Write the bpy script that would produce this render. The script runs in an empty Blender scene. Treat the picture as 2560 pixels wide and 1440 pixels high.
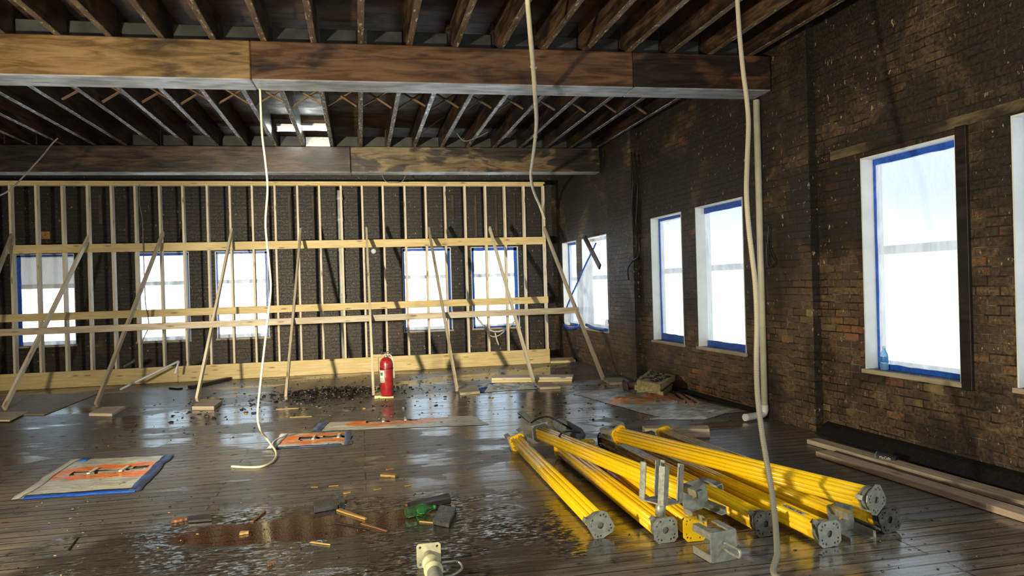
import bpy, bmesh, math, random
from mathutils import Vector, Matrix, noise as mnoise
R = math.radians
SC = bpy.context.scene
COL = SC.collection

# ------------------------------------------------------------------ camera
FPX, EYE = 1800.0, 1.58                      # focal length in pixels of the 2560 frame, eye height
YAW, PITCH, ROLL = R(11.9), R(-0.15), R(1.6)
fwd = Vector((math.sin(YAW)*math.cos(PITCH), math.cos(YAW)*math.cos(PITCH), math.sin(PITCH)))
_r0 = Vector((math.cos(YAW), -math.sin(YAW), 0)); _u0 = _r0.cross(fwd)
rgt = _r0*math.cos(ROLL) - _u0*math.sin(ROLL)
upv = _r0*math.sin(ROLL) + _u0*math.cos(ROLL)
EYEP = Vector((0, 0, EYE))
cd = bpy.data.cameras.new('camera'); cam = bpy.data.objects.new('camera', cd); COL.objects.link(cam)
cd.sensor_width = 36; cd.lens = FPX/2560*36; cd.clip_end = 200; cd.clip_start = 0.05
cam.matrix_world = Matrix(((rgt.x, upv.x, -fwd.x, 0), (rgt.y, upv.y, -fwd.y, 0), (rgt.z, upv.z, -fwd.z, EYE), (0, 0, 0, 1)))
SC.camera = cam

# ------------------------------------------------------------------ sky, lamps, exposure
W = bpy.data.worlds.new('sky'); SC.world = W; W.use_nodes = True
# overcast sky above, snow-bright ground below the horizon
_n = W.node_tree.nodes; _l = W.node_tree.links
_tc = _n.new('ShaderNodeTexCoord'); _sx = _n.new('ShaderNodeSeparateXYZ'); _mr = _n.new('ShaderNodeMapRange'); _mx = _n.new('ShaderNodeMix'); _mx.data_type = 'RGBA'
_l.new(_tc.outputs['Generated'], _sx.inputs[0]); _l.new(_sx.outputs[2], _mr.inputs[0]); _mr.inputs[1].default_value = -.16; _mr.inputs[2].default_value = .10
_l.new(_mr.outputs[0], _mx.inputs[0]); _mx.inputs[6].default_value = (1.5, 1.55, 1.6, 1); _mx.inputs[7].default_value = (.26, .32, .37, 1)
_l.new(_mx.outputs[2], _n['Background'].inputs[0])
_ms = _n.new('ShaderNodeMapRange'); _l.new(_sx.outputs[1], _ms.inputs[0])                # brighter side of the sky beyond the far wall
for _i, _v in ((1, .55), (2, .80), (3, 1.0), (4, 3.4)): _ms.inputs[_i].default_value = _v
_l.new(_ms.outputs[0], _n['Background'].inputs[1])
def lamp(name, loc, power, col, radius=0.12):
    l = bpy.data.lights.new(name, 'POINT'); l.energy = power; l.color = col; l.shadow_soft_size = radius
    o = bpy.data.objects.new(name, l); o.location = loc; COL.objects.link(o); return o
lamp('work_lamp', (-3.0, 2.2, 1.5), 660, (1.0, 0.89, 0.64), 0.12)       # site lamp on a stand, out of frame to the left
lamp('work_lamp', (1.2, -2.2, 2.6), 45, (1.0, 0.90, 0.68), 0.25)       # unseen warm fill lamp added behind the photographer
_s = bpy.data.lights.new('flood_lamp', 'SPOT'); _s.energy = 2600; _s.color = (1.0, .90, .66); _s.spot_size = R(46); _s.spot_blend = 1.0; _s.shadow_soft_size = .10
_so = bpy.data.objects.new('flood_lamp', _s); COL.objects.link(_so); _so.location = (-3.0, 2.25, 1.6)          # same stand, aimed down the room
_so.rotation_euler = (Vector((.6, 14.1, 1.6))-Vector(_so.location)).to_track_quat('-Z', 'Y').to_euler()
WINDOW_GLOW = 0.31
SC.view_settings.view_transform = 'Standard'; SC.view_settings.look = 'None'
SC.view_settings.gamma = 1; SC.view_settings.exposure = 1.15; SC.view_settings.use_curve_mapping = False
SC.cycles.use_denoising = True
SC.cycles.max_bounces = 7; SC.cycles.diffuse_bounces = 3; SC.cycles.glossy_bounces = 4; SC.cycles.transparent_max_bounces = 12
SC.cycles.sample_clamp_indirect = 6

# ------------------------------------------------------------------ pixel -> point on a real surface
def ray(x, y): return fwd + rgt*((x-1280)/FPX) - upv*((y-720)/FPX)
def pz(x, y, z=0.0):
    d = ray(x, y); return EYEP + d*((z-EYE)/d.z)
def py(x, y, Y):
    d = ray(x, y); return EYEP + d*(Y/d.y)
WA, WB = 4.834, -0.035                        # window wall: X = WA + WB*Y
WT = Vector((WB, 1, 0)).normalized(); WN = Vector((-1, WB, 0)).normalized()   # along the wall, into the room
MW = Matrix(((WT.x, WN.x, 0, WA), (WT.y, WN.y, 0, 0), (0, 0, 1, 0), (0, 0, 0, 1)))
def pw(x, y, off=0.0):                        # pixel -> (s, z) on the window wall, off = distance into the room
    d = ray(x, y); o = EYEP - Vector((WA, 0, 0)) - WN*off
    t = -(o.dot(WN))/d.dot(WN); p = EYEP + d*t
    return (p-Vector((WA, 0, 0))).dot(WT), p.z
BY = 15.75                                    # far wall
MB_ = Matrix(((-1, 0, 0, 0), (0, -1, 0, BY), (0, 0, 1, 0), (0, 0, 0, 1)))
LX = -6.8
ML = Matrix(((0, 1, 0, LX), (-1, 0, 0, 0), (0, 0, 1, 0), (0, 0, 0, 1)))
FY = -4.5
MF = Matrix(((1, 0, 0, 0), (0, 1, 0, FY), (0, 0, 1, 0), (0, 0, 0, 1)))
JZ, DZ = 4.03, 4.36                           # joist undersides, underside of the deck

# ------------------------------------------------------------------ object helpers
WORLD = {}
def put(o, parent, M):
    if parent is not None:
        o.parent = parent; o.matrix_basis = WORLD[parent.name].inverted() @ M
    else: o.matrix_basis = M
    WORLD[o.name] = M.copy()
def tag(o, label=None, cat=None, group=None, kind=None):
    if label: o['label'] = label
    if cat: o['category'] = cat
    if group: o['group'] = group
    if kind: o['kind'] = kind
    return o
def empty(name, loc=(0, 0, 0), label=None, cat=None, group=None, kind=None, M=None):
    o = bpy.data.objects.new(name, None); COL.objects.link(o); o.empty_display_size = 0.1
    put(o, None, M if M is not None else Matrix.Translation(Vector(loc)))
    return tag(o, label, cat, group, kind)
def obj(name, bm, m, parent=None, M=None, label=None, cat=None, group=None, kind=None, smooth=False):
    me = bpy.data.meshes.new(name)
    bmesh.ops.recalc_face_normals(bm, faces=bm.faces) if smooth != 'keep' else None
    bm.to_mesh(me); bm.free()
    for x in (m if isinstance(m, (list, tuple)) else [m]): me.materials.append(x)
    if smooth is True:
        for p in me.polygons: p.use_smooth = True
    o = bpy.data.objects.new(name, me); COL.objects.link(o)
    put(o, parent, M if M is not None else Matrix.Identity(4))
    return tag(o, label, cat, group, kind)
def box(bm, lo, hi, mi=0, M=None):
    v = [bm.verts.new((M @ Vector(p)) if M else p) for p in
         [(x, y, z) for x in (lo[0], hi[0]) for y in (lo[1], hi[1]) for z in (lo[2], hi[2])]]
    for q in ((0, 1, 3, 2), (4, 6, 7, 5), (0, 4, 5, 1), (2, 3, 7, 6), (0, 2, 6, 4), (1, 5, 7, 3)):
        bm.faces.new([v[i] for i in q]).material_index = mi
    return v
def bevel(bm, w, seg=1):
    bmesh.ops.bevel(bm, geom=list(bm.edges), offset=w, segments=seg, affect='EDGES', clamp_overlap=True)
def axis_matrix(p0, p1, side=(0, 0, 1)):
    p0, p1 = Vector(p0), Vector(p1); x = (p1-p0).normalized(); s = Vector(side)
    y = (s - x*s.dot(x)).normalized(); z = x.cross(y)
    return Matrix(((x.x, y.x, z.x, p0.x), (x.y, y.y, z.y, p0.y), (x.z, y.z, z.z, p0.z), (0, 0, 0, 1)))
def lumber(name, p0, p1, wid, thk, m, parent=None, side=(0, 0, 1), bev=0.003, warp=0.0, **kw):
    """board from p0 to p1 (centre line); wid is measured along side, thk across it"""
    L = (Vector(p1)-Vector(p0)).length; bm = bmesh.new()
    box(bm, (0, -wid/2, -thk/2), (L, wid/2, thk/2)); bevel(bm, bev)
    return obj(name, bm, m, parent, axis_matrix(p0, p1, side), **kw)
def catmull(P, n=10):
    P = [Vector(p) for p in P]; out = []
    Q = [P[0]*2-P[1]] + P + [P[-1]*2-P[-2]]
    for i in range(1, len(Q)-2):
        a, b, c, d = Q[i-1:i+3]
        for k in range(n):
            t = k/n
            out.append(0.5*((2*b)+(c-a)*t+(2*a-5*b+4*c-d)*t*t+(3*b-a-3*c+d)*t**3))
    out.append(P[-1]); return out
def tube(bm, P, r, seg=8, smooth=10, cap=True, mi=0):
    P = catmull(P, smooth) if smooth and len(P) > 2 else [Vector(p) for p in P]
    rf = r if callable(r) else (lambda t: r)
    t0 = (P[1]-P[0]).normalized(); u = t0.orthogonal().normalized(); rings = []
    for i, p in enumerate(P):
        t = (P[min(i+1, len(P)-1)]-P[max(i-1, 0)])
        t = t.normalized() if t.length > 1e-9 else t0
        u = (u - t*u.dot(t)).normalized(); v = t.cross(u); rr = rf(i/(len(P)-1))
        rings.append([bm.verts.new(p+(u*math.cos(a)+v*math.sin(a))*rr) for a in [2*math.pi*k/seg for k in range(seg)]])
    for a, b in zip(rings, rings[1:]):
        for k in range(seg):
            f = bm.faces.new((a[k], a[(k+1) % seg], b[(k+1) % seg], b[k])); f.material_index = mi; f.smooth = True
    if cap:
        bm.faces.new(rings[0][::-1]).material_index = mi; bm.faces.new(rings[-1]).material_index = mi
    return rings
def lathe(bm, prof, seg=24, M=None, mi=0):
    """prof: (radius, height) pairs round local z"""
    rings = []
    for r, h in prof:
        rings.append([bm.verts.new((M or Matrix.Identity(4)) @ Vector((max(r, 1e-4)*math.cos(2*math.pi*k/seg), max(r, 1e-4)*math.sin(2*math.pi*k/seg), h))) for k in range(seg)])
    for a, b in zip(rings, rings[1:]):
        for k in range(seg):
            f = bm.faces.new((a[k], a[(k+1) % seg], b[(k+1) % seg], b[k])); f.material_index = mi; f.smooth = True
    bm.faces.new(rings[0][::-1]).material_index = mi; bm.faces.new(rings[-1]).material_index = mi
def plate_holes(bm, outline, holes, x0, x1, mi=0):
    """flat plate in the local yz plane with real holes; outline [(y,z)], holes [(y,z,r)]"""
    edges = []
    def loop(pts):
        vs = [bm.verts.new((x0, a, b)) for a, b in pts]
        edges.extend(bm.edges.new((vs[i], vs[(i+1) % len(vs)])) for i in range(len(vs)))
    loop(outline)
    for (a, b, r) in holes:
        n = 14 if r > 0.012 else 8
        loop([(a+r*math.cos(2*math.pi*k/n), b+r*math.sin(2*math.pi*k/n)) for k in range(n)])
    g = bmesh.ops.triangle_fill(bm, edges=edges, use_beauty=True, use_dissolve=False)
    fs = [f for f in g['geom'] if isinstance(f, bmesh.types.BMFace)]
    e = bmesh.ops.extrude_face_region(bm, geom=fs)
    bmesh.ops.translate(bm, vec=(x1-x0, 0, 0), verts=[v for v in e['geom'] if isinstance(v, bmesh.types.BMVert)])
def ordinal(n):
    return ['first', 'second', 'third', 'fourth', 'fifth', 'sixth', 'seventh', 'eighth', 'ninth', 'tenth', 'eleventh', 'twelfth',
            'thirteenth', 'fourteenth', 'fifteenth', 'sixteenth', 'seventeenth', 'eighteenth', 'nineteenth', 'twentieth', 'twenty-first', 'twenty-second', 'twenty-third', 'twenty-fourth'][n-1]

# ------------------------------------------------------------------ material helpers
class T:
    def __init__(s, name):
        s.m = bpy.data.materials.new(name); s.m.use_nodes = True; s.t = s.m.node_tree; s.t.nodes.clear()
        s.out = s.t.nodes.new('ShaderNodeOutputMaterial')
    def n(s, typ, ins=None, **at):
        k = s.t.nodes.new('ShaderNode'+typ)
        for a, v in at.items(): setattr(k, a, v)
        for a, v in (ins or {}).items(): s.set(k.inputs[a], v)
        return k
    def set(s, sock, v):
        if isinstance(v, bpy.types.NodeSocket): s.t.links.new(v, sock)
        elif isinstance(v, (tuple, list)) and len(v) == 3 and sock.type == 'RGBA': sock.default_value = (*v, 1)
        else: sock.default_value = v
    def coord(s, scale=(1, 1, 1), kind='Object', rnd=False, rot=(0, 0, 0)):
        c = s.n('TexCoord').outputs[kind]
        if rnd:
            r = s.n('ObjectInfo').outputs['Random']
            c = s.n('VectorMath', {0: c, 1: s.n('VectorMath', {0: (37.0, 11.0, 23.0), 3: s.math('MULTIPLY', r, 3.0)}, operation='SCALE').outputs[0]}, operation='ADD').outputs[0]
        return s.n('Mapping', {'Vector': c, 'Scale': scale, 'Rotation': rot}).outputs[0]
    def noise(s, v, scale=5, detail=4, rough=.55, dist=0.0):
        return s.n('TexNoise', {'Vector': v, 'Scale': scale, 'Detail': detail, 'Roughness': rough, 'Distortion': dist}).outputs['Fac']
    def voro(s, v, scale=5, out='Distance'):
        return s.n('TexVoronoi', {'Vector': v, 'Scale': scale}).outputs[out]
    def math(s, op, a, b=0.0, c=None):
        k = s.n('Math', {0: a, 1: b}, operation=op)
        if c is not None: s.set(k.inputs[2], c)
        return k.outputs[0]
    def ramp(s, f, lo, hi, a=0.0, b=1.0):
        return s.n('MapRange', {0: f, 1: lo, 2: hi, 3: a, 4: b}, interpolation_type='SMOOTHSTEP').outputs[0]
    def mix(s, f, a, b):
        k = s.n('Mix', {0: f, 6: a, 7: b}, data_type='RGBA'); return k.outputs[2]
    def xyz(s, v):
        k = s.n('SeparateXYZ', {0: v}); return k.outputs
    def bump(s, h, strength=.5, dist=.01, normal=None):
        k = s.n('Bump', {'Height': h, 'Strength': strength, 'Distance': dist})
        if normal is not None: s.set(k.inputs['Normal'], normal)
        return k.outputs[0]
    def bsdf(s, **ins):
        k = s.n('BsdfPrincipled'); names = dict(color='Base Color', rough='Roughness', metal='Metallic', normal='Normal', spec='Specular IOR Level',
                 trans='Transmission Weight', emit='Emission Color', estr='Emission Strength', alpha='Alpha', coat='Coat Weight', ior='IOR', sheen='Sheen Weight', coatr='Coat Roughness')
        for a, v in ins.items(): s.set(k.inputs[names[a]], v)
        s.t.links.new(k.outputs[0], s.out.inputs[0]); return k
def plain(name, col, rough=.5, metal=0.0, var=.25, scale=12, bump=0.0, **kw):
    t = T(name); v = t.coord(rnd=True); f = t.noise(v, scale, 4)
    c = t.mix(t.ramp(f, .3, .7), tuple(x*(1-var) for x in col), tuple(min(1, x*(1+var*.6)) for x in col))
    ins = dict(color=c, rough=t.ramp(t.noise(v, scale*2), .3, .7, max(.02, rough-.08), min(1, rough+.08)), metal=metal, **kw)
    if bump: ins['normal'] = t.bump(t.noise(v, scale*4), .4, bump)
    t.bsdf(**ins); return t.m
def new_wood(name, c0, c1, knot=(.20, .11, .05), rough=.62):
    t = T(name); v = t.coord((1.0, 13, 13), rnd=True); g = t.noise(v, 2.2, 5, .6, .6)
    c = t.mix(t.ramp(g, .3, .72), c0, c1)
    v2 = t.coord((1.6, 7, 7), rnd=True); k = t.voro(v2, 1.6)
    c = t.mix(t.ramp(k, .07, .22, .9, 0), c, knot)
    d = t.noise(t.coord((.8, 2, 2), rnd=True), 1.5, 3)
    c = t.mix(t.ramp(d, .35, .75, 0, .35), c, tuple(x*.62 for x in c0))
    t.bsdf(color=c, rough=rough, normal=t.bump(g, .15, .004)); return t.m
def charred(name, c0, c1, worn_shine=None, worn_shine_lo=.58, rough=.5, under=None, streak=(1.2, 9, 9), char=(.43, .62)):
    """old scorched timber, grain along local x; worn = colour of scraped patches on the underside"""
    t = T(name); v = t.coord(streak, rnd=True); g = t.noise(v, 1.6, 6, .62, .8)
    c = t.mix(t.ramp(g, .32, .7), c0, c1)
    b = t.noise(t.coord((.8, 2.0, 2.0), rnd=True), 1.3, 5, .6, .5)
    c = t.mix(t.ramp(b, char[0], char[1], .9, 0), c, (.010, .008, .007))
    k = t.voro(t.coord((1.3, 5, 5), rnd=True), 1.2); c = t.mix(t.ramp(k, .04, .15, .8, 0), c, (.012, .008, .006))
    if worn_shine or under:
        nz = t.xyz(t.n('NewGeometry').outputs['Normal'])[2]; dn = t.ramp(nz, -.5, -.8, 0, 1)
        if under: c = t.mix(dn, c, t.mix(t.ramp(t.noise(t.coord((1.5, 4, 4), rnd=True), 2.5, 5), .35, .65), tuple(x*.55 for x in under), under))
        if worn_shine:
            w = t.ramp(t.noise(t.coord((3, 14, 14), rnd=True), 3.0, 6, .65), worn_shine_lo, worn_shine_lo+.08)
            c = t.mix(t.math('MULTIPLY', w, dn), c, worn_shine)
    t.bsdf(color=c, rough=t.ramp(g, .3, .7, rough-.12, rough+.15), normal=t.bump(g, .35, .008)); return t.m

M = {}
M['pine'] = new_wood('pine', (.60, .44, .18), (.76, .60, .31))
M['pine_pale'] = new_wood('pine_pale', (.64, .54, .38), (.80, .71, .55))
M['pine_grey'] = new_wood('pine_grey', (.36, .29, .20), (.55, .46, .34))
M['ply'] = new_wood('ply', (.28, .22, .15), (.40, .33, .24))
M['lumber_tan'] = new_wood('lumber_tan', (.42, .30, .20), (.60, .46, .33))
M['joist'] = charred('joist', (.036, .020, .011), (.16, .090, .040), worn_shine=(.46, .39, .29), worn_shine_lo=.56, under=(.13, .095, .062), rough=.45)
M['joist_old'] = charred('joist_old', (.022, .012, .008), (.085, .045, .024), worn_shine=(.52, .52, .53), worn_shine_lo=.54, under=(.09, .075, .062), rough=.42)  # silvery patches on these undersides are highlights painted into the colour
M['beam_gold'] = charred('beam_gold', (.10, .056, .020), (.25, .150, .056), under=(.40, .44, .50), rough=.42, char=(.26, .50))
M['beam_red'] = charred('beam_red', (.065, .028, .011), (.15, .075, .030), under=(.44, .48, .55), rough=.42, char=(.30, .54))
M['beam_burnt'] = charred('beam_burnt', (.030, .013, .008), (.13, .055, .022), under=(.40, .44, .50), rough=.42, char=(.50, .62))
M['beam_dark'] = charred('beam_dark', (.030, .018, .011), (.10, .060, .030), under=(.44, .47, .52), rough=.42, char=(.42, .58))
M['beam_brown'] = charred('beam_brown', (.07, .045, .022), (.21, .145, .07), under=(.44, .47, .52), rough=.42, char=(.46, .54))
M['bridging'] = new_wood('bridging', (.14, .075, .028), (.27, .155, .06))
M['deck'] = charred('deck', (.05, .028, .013), (.13, .075, .035), rough=.6, streak=(2, 2, 2))
M['block'] = plain('block', (.035, .036, .032), .7, var=.5, scale=6)
M['black_wood'] = charred('black_wood', (.012, .009, .008), (.035, .024, .017), rough=.4)
M['strip'] = charred('strip', (.05, .03, .02), (.13, .08, .05), rough=.6)
M['soot'] = plain('soot', (.006, .006, .006), .55, var=.6, scale=30, bump=.01)
M['char'] = plain('char', (.010, .009, .008), .35, var=.6, scale=40, bump=.006)
M['white'] = plain('white', (.80, .83, .84), .55, var=.07, scale=5)
M['sash'] = plain('sash', (.76, .78, .80), .5, var=.1)
M['tape'] = plain('tape', (.015, .10, .55), .42, var=.3, scale=20)
M['yellow'] = plain('yellow', (.93, .58, .010), .25, var=.03, scale=4, coat=.3)
M['steel'] = plain('steel', (.33, .34, .29), .46, metal=.5, var=.22, scale=30, bump=.002)
M['steel_dark'] = plain('steel_dark', (.10, .10, .09), .5, metal=.5, var=.4, scale=30)
M['hole'] = plain('hole', (.004, .004, .004), .9)  # near-black painted in for the shade inside the prop bores
M['red'] = plain('red', (.28, .016, .018), .30, var=.15, coat=.4)
M['red_dark'] = plain('red_dark', (.10, .008, .010), .4)
M['paper'] = plain('paper', (.70, .66, .50), .6, var=.1)
M['ink'] = plain('ink', (.10, .18, .10), .6)
M['ink_black'] = plain('ink_black', (.02, .02, .025), .6)
M['rubber'] = plain('rubber', (.012, .012, .013), .45)
M['plastic_grey'] = plain('plastic_grey', (.15, .17, .18), .42)
M['pvc'] = plain('pvc', (.66, .64, .47), .38, var=.1, scale=6)
M['pvc_white'] = plain('pvc_white', (.62, .63, .58), .4, var=.15, scale=6)
M['cable'] = plain('cable', (.70, .63, .42), .42, var=.12, scale=8)
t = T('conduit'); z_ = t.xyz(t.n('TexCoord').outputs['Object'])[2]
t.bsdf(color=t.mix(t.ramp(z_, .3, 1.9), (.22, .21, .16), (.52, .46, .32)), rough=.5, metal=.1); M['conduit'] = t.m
M['wire_grey'] = plain('wire_grey', (.16, .15, .14), .5)
M['cream_paint'] = plain('cream_paint', (.60, .56, .36), .42, var=.25, scale=16, metal=.2)
M['insulation'] = plain('insulation', (.36, .30, .15), .9, var=.35, scale=25, bump=.01)
M['gold_stick'] = new_wood('gold_stick', (.34, .20, .05), (.52, .34, .12))
M['brown_stick'] = new_wood('brown_stick', (.16, .07, .03), (.28, .13, .06))
M['slate'] = plain('slate', (.05, .05, .05), .30, var=.4, scale=14, bump=.004)
M['brownpaper'] = plain('brownpaper', (.20, .11, .07), .35, var=.4)
M['switch'] = plain('switch', (.40, .22, .05), .5)
t = T('tube_light'); t.bsdf(color=(1, 1, 1), emit=(.95, 1.0, .97), estr=24.0); M['tube'] = t.m
t = T('green_pet'); t.bsdf(color=(.42, .92, .45), rough=.06, trans=.95, ior=1.2, spec=.8); M['green'] = t.m
t = T('clear_pet'); t.bsdf(color=(.35, .65, .95), rough=.08, trans=.7, ior=1.3); M['pet'] = t.m
M['blue_label'] = plain('blue_label', (.03, .20, .62), .4)
M['drop'] = None

def sheet_material(name, glow, tint, see=.22, scale=1.0):
    """polythene taped over a window: part see-through, the rest glows with the daylight behind it"""
    t = T(name); v = t.coord(rnd=True); w = t.noise(t.coord((1, 1, .35), rnd=True), 5, 6, .62, 1.4)
    ins = t.mix(t.ramp(w, .3, .7), tuple(x*.62 for x in tint), tint)
    b = t.n('BsdfPrincipled', {'Base Color': (.42, .45, .47), 'Roughness': .35, 'Emission Color': ins, 'Emission Strength': glow,
            'Normal': t.bump(w, .5, .02)})
    tr = t.n('BsdfTransparent', {'Color': (.9, .95, 1.0)})
    mx = t.n('MixShader', {0: t.ramp(w, .3, .7, see*1.3, see*.7), 1: b.outputs[0], 2: tr.outputs[0]})
    t.t.links.new(mx.outputs[0], t.out.inputs[0]); return t.m
M['sheet'] = sheet_material('sheet', WINDOW_GLOW, (.82, .93, 1.0))
M['sheet_far'] = sheet_material('sheet_far', .42, (.86, .95, 1.0), see=.70)
M['sheet_bright'] = sheet_material('sheet_bright', 7.0, (.88, .95, 1.0), see=.2)   # extra-bright glow on the added unseen windows, as ambient fill
M['sheet_dim'] = sheet_material('sheet_dim', .10, (.9, .78, .62), see=.05)  # low brown glow painted in, as if a building outside shaded the upper pane
t = T('glass'); g = t.n('BsdfGlossy', {'Color': (1, 1, 1), 'Roughness': .03}); tr = t.n('BsdfTransparent', {'Color': (.93, .96, .97)})
mx = t.n('MixShader', {0: .08, 1: tr.outputs[0], 2: g.outputs[0]}); t.t.links.new(mx.outputs[0], t.out.inputs[0]); M['glass'] = t.m

def brick_material(name, bright, red, sootlo, sootz):
    t = T(name); o = t.xyz(t.n('TexCoord').outputs['Object'])
    v = t.n('CombineXYZ', {0: t.math('ADD', o[0], o[1]), 1: o[2], 2: 0.0}).outputs[0]
    wob = t.n('TexNoise', {'Vector': v, 'Scale': 3.0, 'Detail': 3}).outputs['Color']
    vv = t.n('VectorMath', {0: v, 1: t.n('VectorMath', {0: t.n('VectorMath', {0: wob, 1: (.5, .5, .5)}, operation='SUBTRACT').outputs[0], 3: .022}, operation='SCALE').outputs[0]}, operation='ADD').outputs[0]
    b = t.n('TexBrick', {'Vector': vv, 'Color1': (0, 0, 0), 'Color2': (1, 1, 1), 'Mortar': (.5, .5, .5), 'Scale': 1.0, 'Mortar Size': .006, 'Mortar Smooth': .35,
            'Bias': 0.0, 'Brick Width': .215, 'Row Height': .074}, offset=.5)
    per = t.xyz(b.outputs['Color'])[0]; mort = b.outputs['Fac']
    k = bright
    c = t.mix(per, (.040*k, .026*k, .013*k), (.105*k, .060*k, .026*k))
    fine = t.noise(v, 30, 5, .65); c = t.mix(t.ramp(fine, .3, .75), tuple(x*k for x in (.02, .015, .009)), c)
    big = t.noise(v, .9, 4, .6)
    c = t.mix(t.math('MULTIPLY', t.ramp(per, .72, .95), t.ramp(big, .48, .66, 0, red)), c, (.21*k, .070*k, .024*k))
    c = t.mix(t.math('MULTIPLY', t.ramp(per, .25, .05), t.ramp(t.noise(v, 1.3, 3), .5, .7, 0, .8)), c, (.14*k, .105*k, .040*k))
    c = t.mix(mort, c, t.mix(t.ramp(t.noise(v, 5, 4), .42, .66), (.010, .009, .007), (.085*k, .070*k, .042*k)))
    soot = t.math('ADD', t.noise(v, 1.1, 6, .65, .6), t.math('MULTIPLY', t.ramp(o[2], sootz[0], sootz[1]), .16))
    c = t.mix(t.ramp(soot, sootlo, sootlo+.22, 0, .88), c, (.011, .0105, .009))
    chip = t.noise(t.n('Mapping', {'Vector': v, 'Scale': (1.7, .9, 1)}).outputs[0], 13, 6, .62)
    chipm = t.math('MULTIPLY', t.ramp(chip, .625, .655), t.ramp(t.noise(v, .8, 2), .36, .56))
    c = t.mix(chipm, c, (.42, .34, .20))
    chip2 = t.noise(v, 4.2, 5, .6); c = t.mix(t.ramp(chip2, .70, .73, 0, .8), c, (.30, .15, .055))
    h = t.math('ADD', t.math('MULTIPLY', mort, -1.0), t.math('ADD', t.math('MULTIPLY', fine, .5), t.math('MULTIPLY', chipm, -.5)))
    t.bsdf(color=c, rough=t.ramp(fine, .3, .7, .38, .7), normal=t.bump(h, .8, .012)); return t.m
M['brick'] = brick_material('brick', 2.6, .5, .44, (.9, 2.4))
M['brick_far'] = brick_material('brick_far', 1.0, .6, .42, (.6, 2.2))

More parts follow.
